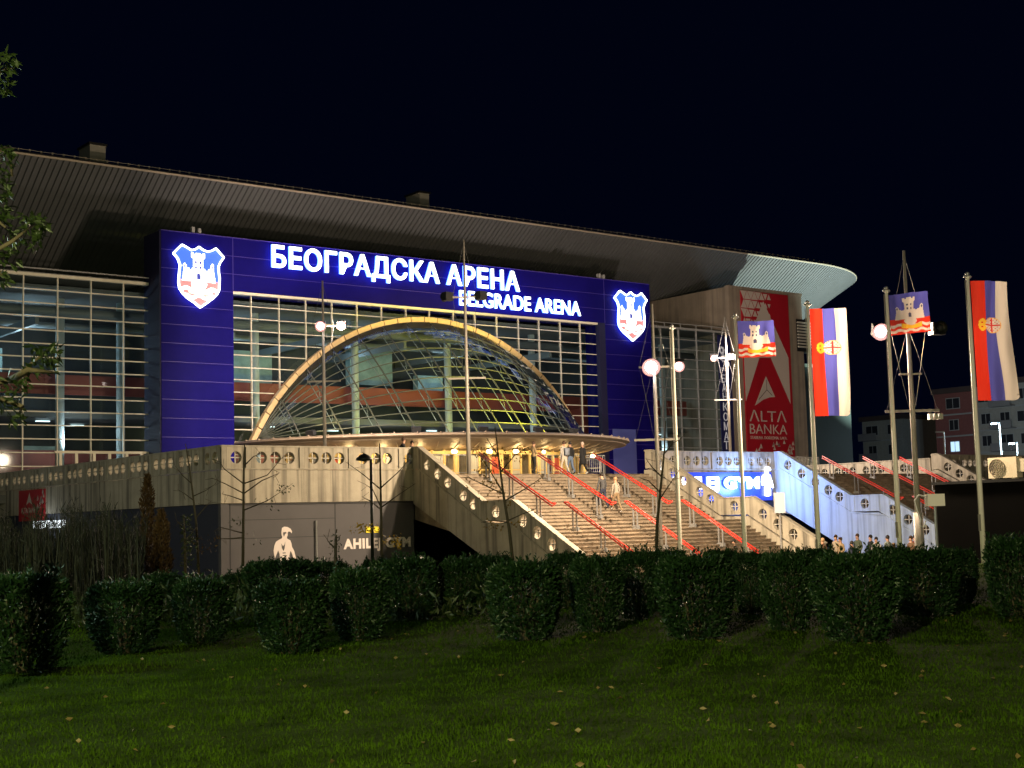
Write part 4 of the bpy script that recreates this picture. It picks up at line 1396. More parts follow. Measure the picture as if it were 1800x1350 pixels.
FLAGD = {1: 'belgrade', 2: 'serbia', 3: 'belgrade', 4: 'serbia'}
fy = [38.4, 35.15, 31.8, 28.5, 25.45]
PLAB = ['cream flag pole without a flag beside the brightest mast lamp', 'cream flag pole carrying the small castle flag before the red bank banner', 'cream flag pole carrying the tricolour before the tower', 'cream flag pole carrying the small castle flag near the camera mast', 'cream flag pole carrying the tricolour at the far right']
for i, y in enumerate(fy):
    x = 38.2
    g = ground_z(x, y)
    fp = empty('flag_pole', (x, y, g), PLAB[i], 'flag pole', 'flag poles in a row')
    b = MB(); b.tube([(x, y, g-.05), (x, y, g+3), (x, y, 10.05)], [.085, .075, .05], 12)
    b.tube([(x, y, 10.05), (x, y, 10.13)], .06, 10); b.build('pole', POLE, fp, True)
    b = MB(); b.add(*icos((x, y, 10.2), .07)); b.add(*icos((x-.1, y+.02, 10.12), .05)); b.add(*icos((x+.1, y-.02, 10.12), .05)); b.build('finial', GALV, fp, True)
    b = MB(); b.tube([(x-.09, y+.03, 10.0), (x-.10, y+.03, 6), (x-.09, y+.03, g+1.0)], .012, 5); b.box(x-.13, y-.02, g+1.0, x-.07, y+.04, g+1.5)
    b.build('halyard', MAST, fp)
    if i in FLAGD:
        kind = FLAGD[i]
        Wd = 1.20 if kind == 'serbia' else 1.30; ht = 3.70 if kind == 'serbia' else 1.33
        zt = 9.97
        ph = i*1.7
        dx, dy = RD.x*.62+.13, RD.y
        dv = Vector((.78, -.63, 0)).normalized()
        nv = Vector((dv.y, -dv.x, 0))

        def mp(u, v, ph=ph, ht=ht, kind=kind, x=x, y=y, zt=zt):
            a = 1-v
            wob = (.10*math.sin(u*5+ph+a*2.2)+.07*math.sin(a*ht*1.6+ph*2+u*2)+.035*math.sin(u*17+a*3+ph)+.03*math.sin(u*9-a*7+ph*3))*min(1, u*3+.15)
            nar = 1-.05*math.sin(a*3+ph) if kind == 'serbia' else 1
            sag = (.03 if kind == 'serbia' else (-.12 if i == 3 else .0))*u
            sw = .10*a*ht/3.7 if kind == 'serbia' else .03*a
            rnd = 0
            if kind == 'serbia' and v < .04: rnd = max(0, u-.88)**2*6
            p = Vector((x, y, zt-a*ht-sag+rnd))+dv*(.07+u*Wd*nar+sw*(.3+.0*u))+nv*wob
            return tuple(p)
        lab = {1: 'small blue castle flag with red and white waves, in front of the red bank banner', 2: 'long red blue and white tricolour with crest, in front of the concrete tower', 3: 'small blue castle flag with red and white waves, beside the lit lamp at right', 4: 'long red blue and white tricolour with crest at the far right of the row'}[i]
        if kind == 'serbia':
            f = raster(serbia, 60, 170, mp, 'flag', SERB)
        else:
            f = raster(belgrade, 90, 90, mp, 'flag', BELG)
        tag(f, lab, 'flag', 'flags flying from the poles')

# ------------------------------------------------------------------ barriers
def barrier(p, q, label):
    p, q = Vector(p), Vector(q)
    t = empty('crowd_barrier', (p+q)/2, label, 'barrier', 'steel crowd barriers')
    b = MB()
    up = Vector((0, 0, 1.08)); lo = Vector((0, 0, .18))
    b.tube([p, p+up, q+up, q], .022, 6); b.tube([p+lo, q+lo], .018, 6)
    b.build('barrier_frame', GALV, t, True)
    b = MB()
    n = int((q-p).length/.13)
    for k in range(1, n): b.tube([p.lerp(q, k/n)+lo, p.lerp(q, k/n)+up], .009, 4)
    b.build('barrier_bars', GALV, t)
    b = MB()
    for e in (p.lerp(q, .12), p.lerp(q, .88)): b.box(e.x-.04, e.y-.3, e.z, e.x+.04, e.y+.3, e.z+.04)
    loose_parts(b.build('foot', GALV, t), 'foot')


for k, (a, c, l) in enumerate((((47.6, 58.2), (49.9, 58.2), 'steel crowd barrier at the stair top behind the people in black'), ((50.0, 58.25), (52.2, 58.0), 'steel crowd barrier at the stair top next to the right balustrade'),
                               ((39.4, 58.5), (41.6, 58.5), 'steel crowd barrier at the stair top behind the left balustrade'), ((41.9, 58.8), (44.1, 58.8), 'steel crowd barrier at the stair top behind the yellow sapling'),
                               ((65.2, 57.6), (67.4, 57.6), 'steel crowd barrier at the top of the second staircase, left'), ((67.5, 57.7), (69.7, 57.7), 'steel crowd barrier at the top of the second staircase by the red rail'))):
    barrier((*a, ZT), (*c, ZT), l)
# kiosk with flat roof and air conditioner
KX, KY = 43.6, 30.9
kz = 3.86
kg = ground_z(44, 28)
ki = empty('black_kiosk', (KX+2, 26, 0), 'low black flat roofed kiosk behind the hedge at the right edge', 'kiosk')
b = MB(); b.box(KX, 15, -.1, KX+6, KY, kz); b.build('wall', mat('black_kiosk_wall', (.004, .0036, .0036), .95, spec=.05), ki)
b = MB(); b.box(KX-.08, 14.9, kz+.003, KX+6.1, KY+.08, kz+.10); b.build('roof', BLACK, ki)
p = at(1737, 812, X=46.5)
b = MB(); b.box(46.5, 12, kz+.1, 48.5, p.y, p.z); b.build('roof_box', mat('black_kiosk_wall', (0, 0, 0)), ki)
p = at(1760, 838, X=44.4)
ac = empty('air_conditioner', p, 'cream air conditioner unit with round fan on the black kiosk roof', 'air conditioner')
b = MB(); b.box(44.4, p.y-.62, kz+.16, 44.75, p.y+.5, kz+.88); b.box(44.45, p.y-.9, kz+.35, 44.7, p.y-.62, kz+.80)
b.box(44.42, p.y-.5, kz+.1, 44.7, p.y-.4, kz+.16); b.box(44.42, p.y+.3, kz+.1, 44.7, p.y+.4, kz+.16); b.build('case', mat('ac_cream', (.66, .58, .42), .5), ac)
b = MB()
for r_ in (.30, .22, .14): b.tube([(44.385, p.y+.15+r_*math.cos(t), kz+.52+r_*math.sin(t)) for t in np.linspace(0, 2*math.pi, 25)], .018, 5, cap=False)
for k in range(4):
    a = math.pi*k/4; b.bar((44.385, p.y+.15+.3*math.cos(a), kz+.52+.3*math.sin(a)), (44.385, p.y+.15-.3*math.cos(a), kz+.52-.3*math.sin(a)), .02)
b.build('fan_guard', mat('ac_dark', (.2, .17, .12), .5), ac)

# ------------------------------------------------------------------ park lamp by the wall, far street lamps
p = at(652, 806, d=46)
g = ground_z(p.x, p.y)
sl_ = empty('park_lamp', (p.x, p.y, g), 'unlit dark park lamp with one drooping head in front of the gym wall', 'lamp post')
b = MB(); b.tube([(p.x, p.y, g), (p.x, p.y, p.z)], [.06, .045], 10); b.build('post', BLACK, sl_, True)
b = MB(); c = p-RD.to_3d()*.22
b.lathe([(.02, .16), (.12, .13), (.25, .02), (.27, -.05), (.02, -.09)], (c.x, c.y, c.z+.0), 14); b.bar(p, p-RD.to_3d()*.25, .05, .05); b.build('lamp_head', BLACK, sl_, True)
COOL_E = mat('cool_lamp_lit', (.7, .9, 1), .3, emit=(.55, .85, 1), estr=25)
for px, py, yb, d, lit, lab in ((1757, 743, 800, 150, 1, 'far street lamp with cool blue light in front of the apartment block'), (1788, 778, 805, 150, 1, 'far low street lamp with white light at the right edge'), (1659, 759, 800, 140, 0, 'far unlit street lamp with flat head before the apartment block')):
    p = at(px, py, d=d)
    t = empty('street_lamp', (p.x, p.y, 0), lab, 'street lamp', 'far street lamps')
    b = MB(); b.tube([(p.x, p.y, 0), p], [.12, .07], 8); b.build('pole', MAST if not lit else WHITEP, t)
    b = MB(); c = p-RD.to_3d()*.55
    b.bar(p, c-RD.to_3d()*.3, .22, .13); b.build('lamp_head', GALV, t)
    if lit:
        b = MB(); b.bar(c+Vector((0, 0, -.09))+RD.to_3d()*.2, c+Vector((0, 0, -.09))-RD.to_3d()*.3, .32, .1); b.build('lens', COOL_E, t)
        lamp('lamp_light', 'POINT', c+Vector((0, 0, -.5)), 3200, (.6, .85, 1), t, .3)

# ------------------------------------------------------------------ apartment blocks far right
WIN = mat('dark_window', (.03, .03, .035), .2)
WFR = mat('window_frame', (.35, .34, .33), .6)


def block(name, x, ya, yb, z1, wallm, label, cols, rows, lit=(), balc=()):
    t = empty(name, (x, (ya+yb)/2, 0), label, 'apartment block', 'apartment blocks far away')
    b = MB(); b.box(x, ya, -.1, x+14, yb, z1); b.build('wall', wallm, t)
    b = MB(); b.box(x-.5, ya-.2, z1, x+14, yb+.2, z1+.7); b.build('roof', mat('dark_roof', (.07, .045, .04), .8), t)
    b = MB()
    for k in range(1, rows): b.box(x-.06, ya+.05, z1-2.9*k-.1, x-.005, yb-.05, z1-2.9*k+.1)
    b.build('floor_band', WFR, t)
    for r_ in range(rows):
        for c_ in range(cols):
            yc = yb-(c_+.5)*(yb-ya)/cols; zc = z1-1.4-2.9*r_
            if zc < 4: continue
            wd = .75 if (c_+r_) % 3 else 1.1
            m = MB(); m.box(x-.05, yc-wd, zc-.75, x-.002, yc+wd, zc+.75)
            wn = m.build('window', WFR, t)
            m = MB(); m.box(x-.07, yc-wd+.1, zc-.65, x-.051, yc-.05, zc+.65); m.box(x-.07, yc+.05, zc-.65, x-.051, yc+wd-.1, zc+.65)
            m.build('pane', mat('lit_window', (.5, .6, .7), .4, emit=(.5, .75, 1), estr=.8) if (r_, c_) in lit else WIN, wn)
            if (c_ in balc):
                m = MB(); m.box(x-1.3, yc-1.6, zc-1.5, x-.01, yc+1.6, zc-1.38); m.box(x-1.3, yc-1.6, zc-1.38, x-1.22, yc+1.6, zc-.45)
                m.build('balcony', mat('balcony_grey', (.24, .22, .22), .8), t)


block('apartment_block', 165, 110.4, 116.2, 18.6, mat('red_brown_render', (.26, .09, .08), .85, var=.2), 'narrow red brown apartment block right of the camera mast', 1, 5, lit=((2, 0),))
block('apartment_block', 165.6, 96, 110.2, 19.1, mat('grey_render', (.38, .35, .31), .85, var=.2), 'wide grey apartment block behind the far street lamps', 5, 5, balc=(1, 4))
p = at(1515, 742, d=210)
block('apartment_block', p.x, p.y-7, p.y, p.z, mat('grey_render', (.2, .18, .17), .85), 'distant dark apartment block just right of the arena', 2, 5, balc=(0,))

# ------------------------------------------------------------------ plants
def leaf_mesh(name, P, D, L, Wd, mats, fold=.25):
    """leaves as folded four-point blades: P centres, D directions (unit), L lengths, Wd widths"""
    n = len(P)
    up = rng.normal(size=(n, 3))
    sd = np.cross(D, up); sd /= np.linalg.norm(sd, axis=1)[:, None]+1e-9
    nm = np.cross(sd, D)
    V = np.empty((n, 4, 3))
    V[:, 0] = P
    V[:, 1] = P+D*(L*.5)[:, None]+sd*(Wd*.5)[:, None]+nm*(Wd*fold)[:, None]
    V[:, 2] = P+D*L[:, None]
    V[:, 3] = P+D*(L*.5)[:, None]-sd*(Wd*.5)[:, None]+nm*(Wd*fold)[:, None]
    idx = np.arange(n)*4
    tri = np.stack([idx, idx+1, idx+2, idx, idx+2, idx+3], 1).astype(np.int32).ravel()
    me = bpy.data.meshes.new(name)
    me.vertices.add(n*4); me.loops.add(n*6); me.polygons.add(n*2)
    me.vertices.foreach_set('co', V.ravel())
    me.loops.foreach_set('vertex_index', tri)
    me.polygons.foreach_set('loop_start', np.arange(0, n*6, 3, dtype=np.int32))
    for m in mats: me.materials.append(m)
    me.update(); me.validate()
    return me


def link(name, me, parent):
    o = bpy.data.objects.new(name, me)
    COL.objects.link(o)
    o.parent = parent
    return o


def shrub_proto(k, n=7500):
    """clipped laurel of unit radius and height: narrow foot, wide rounded shoulders, flat uneven top"""
    t = rng.random(n)**.8
    top = rng.random(n) < .30
    a = rng.random(n)*2*np.pi
    lob = 1+.06*np.sin(3*a+k)+.05*np.sin(5*a+2*k)
    prof = np.interp(t, [0, .1, .3, .6, .85, .95, 1], [.56, .72, .90, 1.0, 1.0, .91, .66])
    rr = prof*lob*(1-.35*rng.random(n)**2.2)
    z = t*1.0
    rr = np.where(top, .86*np.sqrt(rng.random(n))*lob, rr)
    z = np.where(top, .955+.05*np.sin(rr*6+a*2+k)-.12*rng.random(n)**2, z)
    z = np.clip(z, .03, 1.1)
    x, y = rr*np.cos(a)*.5, rr*np.sin(a)*.5
    P = np.stack([x, y, z], 1)
    D = np.stack([np.cos(a)*.7, np.sin(a)*.7, np.where(top, 1.2, .55)+0*a], 1)+rng.normal(size=(n, 3))*.55
    # sprigs that stand out of the clipped top
    ns = 20
    SP, SD = [], []
    for i in range(ns):
        aa, r_ = rng.random()*2*np.pi, .45*math.sqrt(rng.random())
        hgt = .06+.12*rng.random()
        for q in range(9):
            SP.append((r_*math.cos(aa), r_*math.sin(aa), .95+hgt*q/8)); b_ = rng.random()*2*np.pi
            SD.append((math.cos(b_)*.8, math.sin(b_)*.8, .8))
    P = np.concatenate([P, np.array(SP)]); D = np.concatenate([D, np.array(SD)])
    D /= np.linalg.norm(D, axis=1)[:, None]
    m = len(P)
    return leaf_mesh('foliage', P, D, .05+.045*rng.random(m), .022+.014*rng.random(m), [LEAF])


protos = [shrub_proto(k) for k in range(4)]
sb = MB()
for k in range(7):
    a = 2*math.pi*k/7
    sb.tube([(0.03*math.cos(a), .03*math.sin(a), -.03), (.12*math.cos(a), .12*math.sin(a), .4), (.3*math.cos(a), .3*math.sin(a), .85)], [.03, .02, .01], 5)
stem0 = sb.build('stem', BARK)
stem_me = stem0.data
bpy.data.objects.remove(stem0)
SHR = [(30, 1185, 990, 190, 'big rounded laurel bush cut off by the left edge, lit green'), (215, 1150, 1010, 160, 'laurel bush second from the left edge, below the tall stems'), (350, 1133, 1005, 128, 'dark laurel bush third from the left edge, in line with the brown conifer'),
       (512, 1150, 1005, 152, 'green laurel bush in front of two others below the warrior mural'), (630, 1127, 985, 125, 'laurel bush just left of the painted gym letters'), (490, 1085, 975, 150, 'dark laurel bush hidden behind the green one below the mural'),
       (722, 1090, 968, 116, 'laurel bush below the end of the painted gym letters'), (812, 1083, 970, 92, 'narrow dark laurel bush below the foot of the dark balustrade'), (926, 1127, 972, 158, 'wide square cut laurel bush at the centre, beside the yellow sapling'),
       (1052, 1112, 965, 112, 'laurel bush right of the wide centre one, below the stairs'), (1122, 1090, 956, 86, 'narrow laurel bush between two wide ones below the stairs'), (1226, 1125, 960, 158, 'wide laurel bush below the two plain flag poles'),
       (1322, 1080, 960, 76, 'narrow dark laurel bush behind the tricolour pole, left'), (1390, 1110, 956, 110, 'laurel bush below the first long tricolour'), (1514, 1130, 955, 160, 'wide laurel bush with narrow foot, front one below the queue of people'),
       (1632, 1085, 953, 145, 'laurel bush in front of the black kiosk post'), (1688, 1062, 955, 90, 'small laurel bush just left of the last flag pole'), (1798, 1088, 930, 128, 'dark laurel bush cut off by the right edge'),
       (575, 1075, 978, 90, 'rear laurel bush seen between the ones below the mural'), (672, 1065, 975, 90, 'rear laurel bush seen between the ones below the gym letters'), (868, 1058, 968, 84, 'rear laurel bush seen left of the wide centre one'), (1000, 1068, 962, 88, 'rear laurel bush seen right of the wide centre one'),
       (1175, 1062, 958, 84, 'rear laurel bush seen below the brightest mast'), (1272, 1055, 958, 80, 'rear laurel bush seen below the castle flag pole'), (1440, 1058, 955, 90, 'rear laurel bush seen below the second castle flag'), (1575, 1055, 952, 84, 'rear laurel bush seen below the camera mast'),
       (420, 1075, 1000, 80, 'rear low laurel bush below the bare sapling'), (280, 1085, 1000, 90, 'rear laurel bush left of the brown conifer foot')]
for i, (px, pb, pt, wpx, lab) in enumerate(SHR):
    p = at(px, pb, Z=1.3)
    dep = p.x*FD.x+p.y*FD.y
    p = p+(FD*(.5*wpx*dep/F_PX)).to_3d()*.25
    h = at(px, pt, d=dep).z-1.3
    wd = wpx*dep/F_PX*.80
    s = empty('laurel_bush', (p.x, p.y, 1.29), lab, 'bush', 'clipped laurel bushes along the lawn', rz=random.random()*6)
    s.scale = (wd, wd*(.9+.2*random.random()), h*.87)
    o = link('foliage', protos[i % 4], s)
    o2 = link('stem', stem_me, s)

YLEAF = mat('yellow_leaf', (.42, .27, .02), .5, trans=.3, var=.4, vscale=8)
BRLEAF = mat('brown_needle', (.10, .045, .014), .7, var=.5, vscale=7)
DKLEAF = mat('olive_leaf', (.05, .065, .02), .5, var=.5, vscale=6, trans=.3)
GRLEAF = mat('tree_leaf', (.030, .050, .012), .45, var=.5, vscale=5, trans=.35)


def sapling(name, pts, brs, label, leaves=None, lm_=None, d=40, r0=.045, nleaf=40, lsz=.09):
    P = [at(x, y, d=d) for x, y in pts]
    g = ground_z(P[0].x, P[0].y)
    t = empty(name, (P[0].x, P[0].y, g), label, 'tree', 'young trees in the border')
    P[0] = Vector((P[0].x, P[0].y, min(P[0].z, g)))
    b = MB(); b.tube(P, [r0*(1-.75*i/(len(P)-1)) for i in range(len(P))], 7)
    b.build('trunk', BARK, t, True)
    b = MB()
    for br in brs:
        q = [at(x, y, d=d+(.5*math.sin(x+y))*k/len(br)) for k, (x, y) in enumerate(br)]
        b.tube(q, [r0*.42*(1-.7*i/(len(q)-1)) for i in range(len(q))], 5)
        e = q[-1]
        for k in range(3):
            v = Vector(rng.normal(size=3)).normalized()*.22; b.tube([q[-2].lerp(e, .3+.3*k), q[-2].lerp(e, .3+.3*k)+v], .005, 4)
    b.build('branch', BARK, t, True)
    if leaves:
        C = []
        for (x, y, w_, h_, n_) in leaves:
            for _ in range(n_):
                C.append(at(x+(rng.random()-.5)*w_, y+(rng.random()-.5)*h_, d=d+(rng.random()-.5)*.6))
        C = np.array(C); D = rng.normal(size=C.shape)*.6+np.array([0, 0, -.3]); D /= np.linalg.norm(D, axis=1)[:, None]
        me = leaf_mesh('crown', C-np.array(t.location), D, lsz*(.6+.6*rng.random(len(C))), lsz*.5*(.6+.6*rng.random(len(C))), [lm_])
        link('crown', me, t)
    return t


sapling('young_tree', [(426, 985), (428, 900), (429, 800), (430, 780)], [[(428, 868), (460, 845), (490, 832), (480, 840)], [(429, 850), (470, 835), (500, 800)], [(428, 850), (395, 825), (385, 810)], [(428, 867), (395, 850), (372, 840)], [(428, 897), (470, 880), (508, 855)], [(428, 880), (405, 872), (390, 868)], [(427, 937), (400, 930), (385, 926)], [(427, 945), (400, 947), (380, 946)], [(430, 818), (445, 803), (460, 797)]],
        'bare sapling with thin branches in front of the corner of the concrete wall', [(500, 858, 30, 14, 26), (415, 918, 24, 16, 14), (445, 945, 30, 20, 8), (470, 880, 50, 30, 14)], DKLEAF, d=36)
sapling('young_tree', [(671, 985), (670, 900), (668, 800), (667, 780)], [[(669, 860), (640, 835), (612, 815)], [(669, 858), (700, 830), (722, 805)], [(670, 892), (700, 870), (730, 850)], [(669, 895), (650, 880), (636, 873)], [(669, 890), (655, 860), (640, 850)]],
        'bare sapling just right of the unlit park lamp', [(645, 930, 60, 10, 34), (690, 950, 30, 24, 44), (640, 925, 26, 8, 20)], YLEAF, d=37, lsz=.11)
sapling('young_tree', [(352, 1000), (345, 920), (338, 860), (332, 815), (326, 780)], [[(345, 910), (360, 892), (372, 880)], [(341, 880), (325, 868), (312, 860)], [(337, 850), (320, 835), (305, 815)], [(340, 872), (362, 862), (380, 850)]],
        'thin leaning sapling before the dark left wing wall', [(365, 955, 40, 30, 40), (335, 950, 20, 16, 12)], BRLEAF, d=34, r0=.035)
sapling('young_tree', [(906, 985), (895, 930), (885, 870), (876, 800), (870, 750)], [[(884, 865), (860, 825), (835, 790)], [(880, 830), (905, 800), (930, 785)], [(893, 915), (915, 905), (940, 895)], [(893, 918), (868, 915), (845, 918)], [(884, 868), (850, 852), (820, 838)], [(888, 880), (925, 858), (955, 838)], [(876, 800), (865, 785), (855, 770)]],
        'young tree with sparse yellow leaves in front of the stairs', [(862, 818, 60, 36, 46), (842, 793, 30, 18, 24), (905, 798, 50, 30, 34), (870, 922, 34, 14, 30), (910, 922, 22, 12, 22), (845, 845, 60, 20, 34), (935, 850, 50, 24, 14), (858, 870, 40, 20, 26), (895, 885, 12, 10, 8)], mat('olive_yellow_leaf', (.26, .15, .015), .5, trans=.3, var=.5, vscale=8), d=33, lsz=.085)
sapling('young_tree', [(1150, 985), (1155, 920), (1162, 850), (1168, 790), (1170, 740)], [[(1158, 880), (1178, 850), (1195, 825)], [(1163, 838), (1145, 820), (1135, 805)], [(1166, 800), (1182, 780), (1198, 770)], [(1160, 865), (1140, 845), (1125, 840)]],
        'bare dark sapling crossing the red rails beside the brightest mast', [(1160, 960, 30, 30, 30)], DKLEAF, d=34)
sapling('young_tree', [(326, 1000), (325, 950), (323, 905)], [[(325, 950), (335, 940), (342, 930)], [(324, 930), (315, 920), (310, 915)]], 'small dark leafy shrub tree beside the leaning sapling', [(328, 950, 22, 90, 260), (335, 960, 26, 40, 90)], DKLEAF, d=33, lsz=.07)
sapling('young_tree', [(588, 1000), (590, 960), (592, 930)], [[(590, 965), (580, 955), (575, 948)]], 'short dark laurel shoot standing above the hedge beside the door handle', [(590, 960, 20, 44, 60)], LEAF, d=28, lsz=.06)


def conifer(px, yt, yb, d, wpx, label, n=2600):
    p = at(px, yb, d=d); top = at(px, yt, d=d)
    g = ground_z(p.x, p.y)
    H = top.z-g; Rr = wpx*d/F_PX/2
    t = empty('columnar_conifer', (p.x, p.y, g), label, 'conifer', 'brown columnar conifers')
    b = MB(); b.tube([(p.x, p.y, g-.05), (p.x, p.y, g+H*.8)], [.05, .02], 6); b.build('trunk', BARK, t)
    z = rng.random(n)
    a = rng.random(n)*2*np.pi
    lob = 1+.25*np.sin(z*19+a*2)+.15*np.sin(z*41+a*3)
    r_ = Rr*np.interp(z, [0, .15, .5, .85, 1], [.7, 1, .95, .6, .1])*lob*(1-.5*rng.random(n)**2)
    P = np.stack([r_*np.cos(a), r_*np.sin(a), z*H], 1)
    D = np.stack([np.cos(a)*.5, np.sin(a)*.5, 1.0+0*a], 1)+rng.normal(size=(n, 3))*.35; D /= np.linalg.norm(D, axis=1)[:, None]
    link('crown', leaf_mesh('crown', P, D, .07+.07*rng.random(n), .025+.02*rng.random(n), [BRLEAF]), t)


conifer(259, 835, 940, 36, 26, 'taller dark brown columnar conifer before the left wing wall')
conifer(284, 900, 1003, 32, 30, 'shorter orange brown columnar conifer before the left wing wall')


def tall_stems():
    n = 1500
    s = MB()
    P, D, L, Wd = [], [], [], []
    for i in range(n):
        px = -25+270*rng.random()
        d = 27+8*rng.random()
        top = 862+34*math.sin(px*.05)**2+50*rng.random()+(20 if px < 60 else 0)+max(0, px-170)*.25
        q = at(px, 1010, d=d); g = ground_z(q.x, q.y)
        z1 = at(px, top, d=d).z
        ln = (rng.random(2)-.5)*.35
        P.append((q.x, q.y, g)); v = np.array([ln[0], ln[1], z1-g]); L.append(np.linalg.norm(v)); D.append(v/L[-1]); Wd.append(.012+.012*rng.random())
        for k in range(5):
            f = .35+.6*rng.random()
            b_ = np.array(P[-1])*0+np.array((q.x+ln[0]*f, q.y+ln[1]*f, g+(z1-g)*f)); dv = rng.normal(size=3)*.5+np.array([0, 0, .9]); dv /= np.linalg.norm(dv)
            P.append(tuple(b_)); D.append(dv); L.append(.10+.16*rng.random()); Wd.append(.012+.012*rng.random())
    me = leaf_mesh('tall_reeds', np.array(P), np.array(D), np.array(L), np.array(Wd), [mat('dark_reed', (.022, .021, .010), .7, var=.5, vscale=4)])
    o = bpy.data.objects.new('tall_reeds', me); COL.objects.link(o)
    tag(o, 'dense dark tall stems and grasses in front of the left wing', 'tall grass', kind='stuff')
    # low ground cover beyond the bushes
    n = 9000
    px = -30+900*rng.random(n); d = 24+14*rng.random(n)
    Q = np.array([at(a, 1040, d=b) for a, b in zip(px, d)])
    gz = np.array([ground_z(a, b) for a, b in Q[:, :2]])
    hh = .15+.75*rng.random(n)**1.5*(.5+.5*np.sin(px*.04)**2)
    P = np.stack([Q[:, 0], Q[:, 1], gz+hh*rng.random(n)], 1)
    D = rng.normal(size=(n, 3))*.5+np.array([0, 0, .7]); D /= np.linalg.norm(D, axis=1)[:, None]
    me = leaf_mesh('undergrowth', P, D, .10+.12*rng.random(n), .03+.03*rng.random(n), [mat('undergrowth_leaf', (.04, .055, .016), .5, var=.5, vscale=5)])
    o = bpy.data.objects.new('undergrowth', me); COL.objects.link(o)
    tag(o, 'low leafy ground cover beyond the clipped bushes', 'undergrowth', kind='stuff')


def edge_tree():
    d0 = 11.0
    base = at(-330, 1100, d=d0)
    g = ground_z(base.x, base.y)
    t = empty('leafy_tree', (base.x, base.y, g), 'green leafy tree whose branches reach in from the left edge', 'tree')
    T = lambda x, y, k=0: at(x, y, d=d0+k)
    b = MB(); b.tube([(base.x, base.y, g-.05), T(-320, 800), T(-310, 500), T(-290, 200), T(-300, -100)], [.14, .12, .10, .07, .04], 10); b.build('trunk', BARK, t, True)
    brs = [[(-310, 520), (-160, 480), (-40, 460), (20, 425), (60, 395)], [(-315, 760), (-180, 720), (-60, 690), (20, 668), (85, 615)], [(-300, 350), (-150, 320), (-60, 340), (10, 400)], [(-295, 180), (-150, 140), (-60, 140), (25, 120)], [(-60, 690), (0, 700), (40, 715), (28, 735)], [(-40, 460), (0, 480), (15, 492)], [(-150, 320), (-50, 270), (15, 260), (22, 310)], [(20, 668), (50, 650), (95, 655)]]
    b = MB()
    for br in brs:
        q = [T(x, y, .4*math.sin(x*.02+y)) for x, y in br]
        b.tube(q, [.03*(1-.75*i/(len(q)-1))+.003 for i in range(len(q))], 6)
    b.build('branch', BARK, t, True)
    C, D = [], []
    blobs = [(8, 110, 46, 34, 150), (-10, 145, 56, 46, 170), (5, 160, 20, 16, 36), (2, 280, 48, 60, 190), (4, 330, 30, 46, 110), (-5, 390, 46, 60, 150), (10, 365, 20, 30, 40), (55, 390, 54, 36, 170), (40, 420, 66, 44, 150), (12, 450, 40, 36, 90), (5, 488, 22, 20, 40), (85, 618, 50, 26, 100), (70, 640, 70, 34, 130), (30, 672, 54, 30, 110), (10, 700, 60, 40, 130), (28, 728, 34, 36, 80), (62, 612, 20, 12, 30), (-120, 300, 160, 400, 900), (-160, 600, 200, 260, 600), (-120, 60, 160, 200, 500)]
    for x, y, w_, h_, n_ in blobs:
        for _ in range(int(n_*.42)):
            a, r_ = rng.random()*2*np.pi, math.sqrt(rng.random())
            C.append(T(x+w_*.5*r_*math.cos(a), y+h_*.5*r_*math.sin(a), (rng.random()-.5)*.5))
            dd = Vector(rng.normal(size=3)*.6)+_r2*.5-Vector((0, 0, .35)); D.append(dd.normalized())
    C = np.array(C); D = np.array(D)
    link('crown', leaf_mesh('crown', C-np.array(t.location), D, .05+.05*rng.random(len(C)), .018+.018*rng.random(len(C)), [GRLEAF]), t)


tall_stems()
edge_tree()
grass()
n = 170
dl = 9+14*rng.random(n); sl2 = (rng.random(n)-.5)*dl*.75
P_ = np.stack([FD.x*dl+RD.x*sl2, FD.y*dl+RD.y*sl2, np.full(n, 1.325)], 1)
D_ = rng.normal(size=(n, 3))*np.array([1, 1, .12]); D_ /= np.linalg.norm(D_, axis=1)[:, None]
fl_ = bpy.data.objects.new('fallen_leaves', leaf_mesh('fallen_leaves', P_, D_, .04+.04*rng.random(n), .025+.02*rng.random(n), [mat('dry_leaf', (.22, .15, .06), .6, var=.6, vscale=6)]))
COL.objects.link(fl_)
tag(fl_, 'dry leaves scattered on the grass', 'fallen leaves', kind='stuff')

# ------------------------------------------------------------------ people
SKIN = mat('skin', (.48, .27, .18), .6)
HAIRS = {'dark': mat('dark_hair', (.015, .011, .009), .6), 'brown': mat('brown_hair', (.06, .03, .015), .6), 'fair': mat('fair_hair', (.38, .22, .11), .6)}
EYE_M = mat('eye_dark', (.01, .01, .01), .3)
_cl = {}


def cloth(c):
    k = tuple(round(v, 3) for v in c)
    if k not in _cl: _cl[k] = mat('cloth_%d' % len(_cl), c, .85)
    return _cl[k]


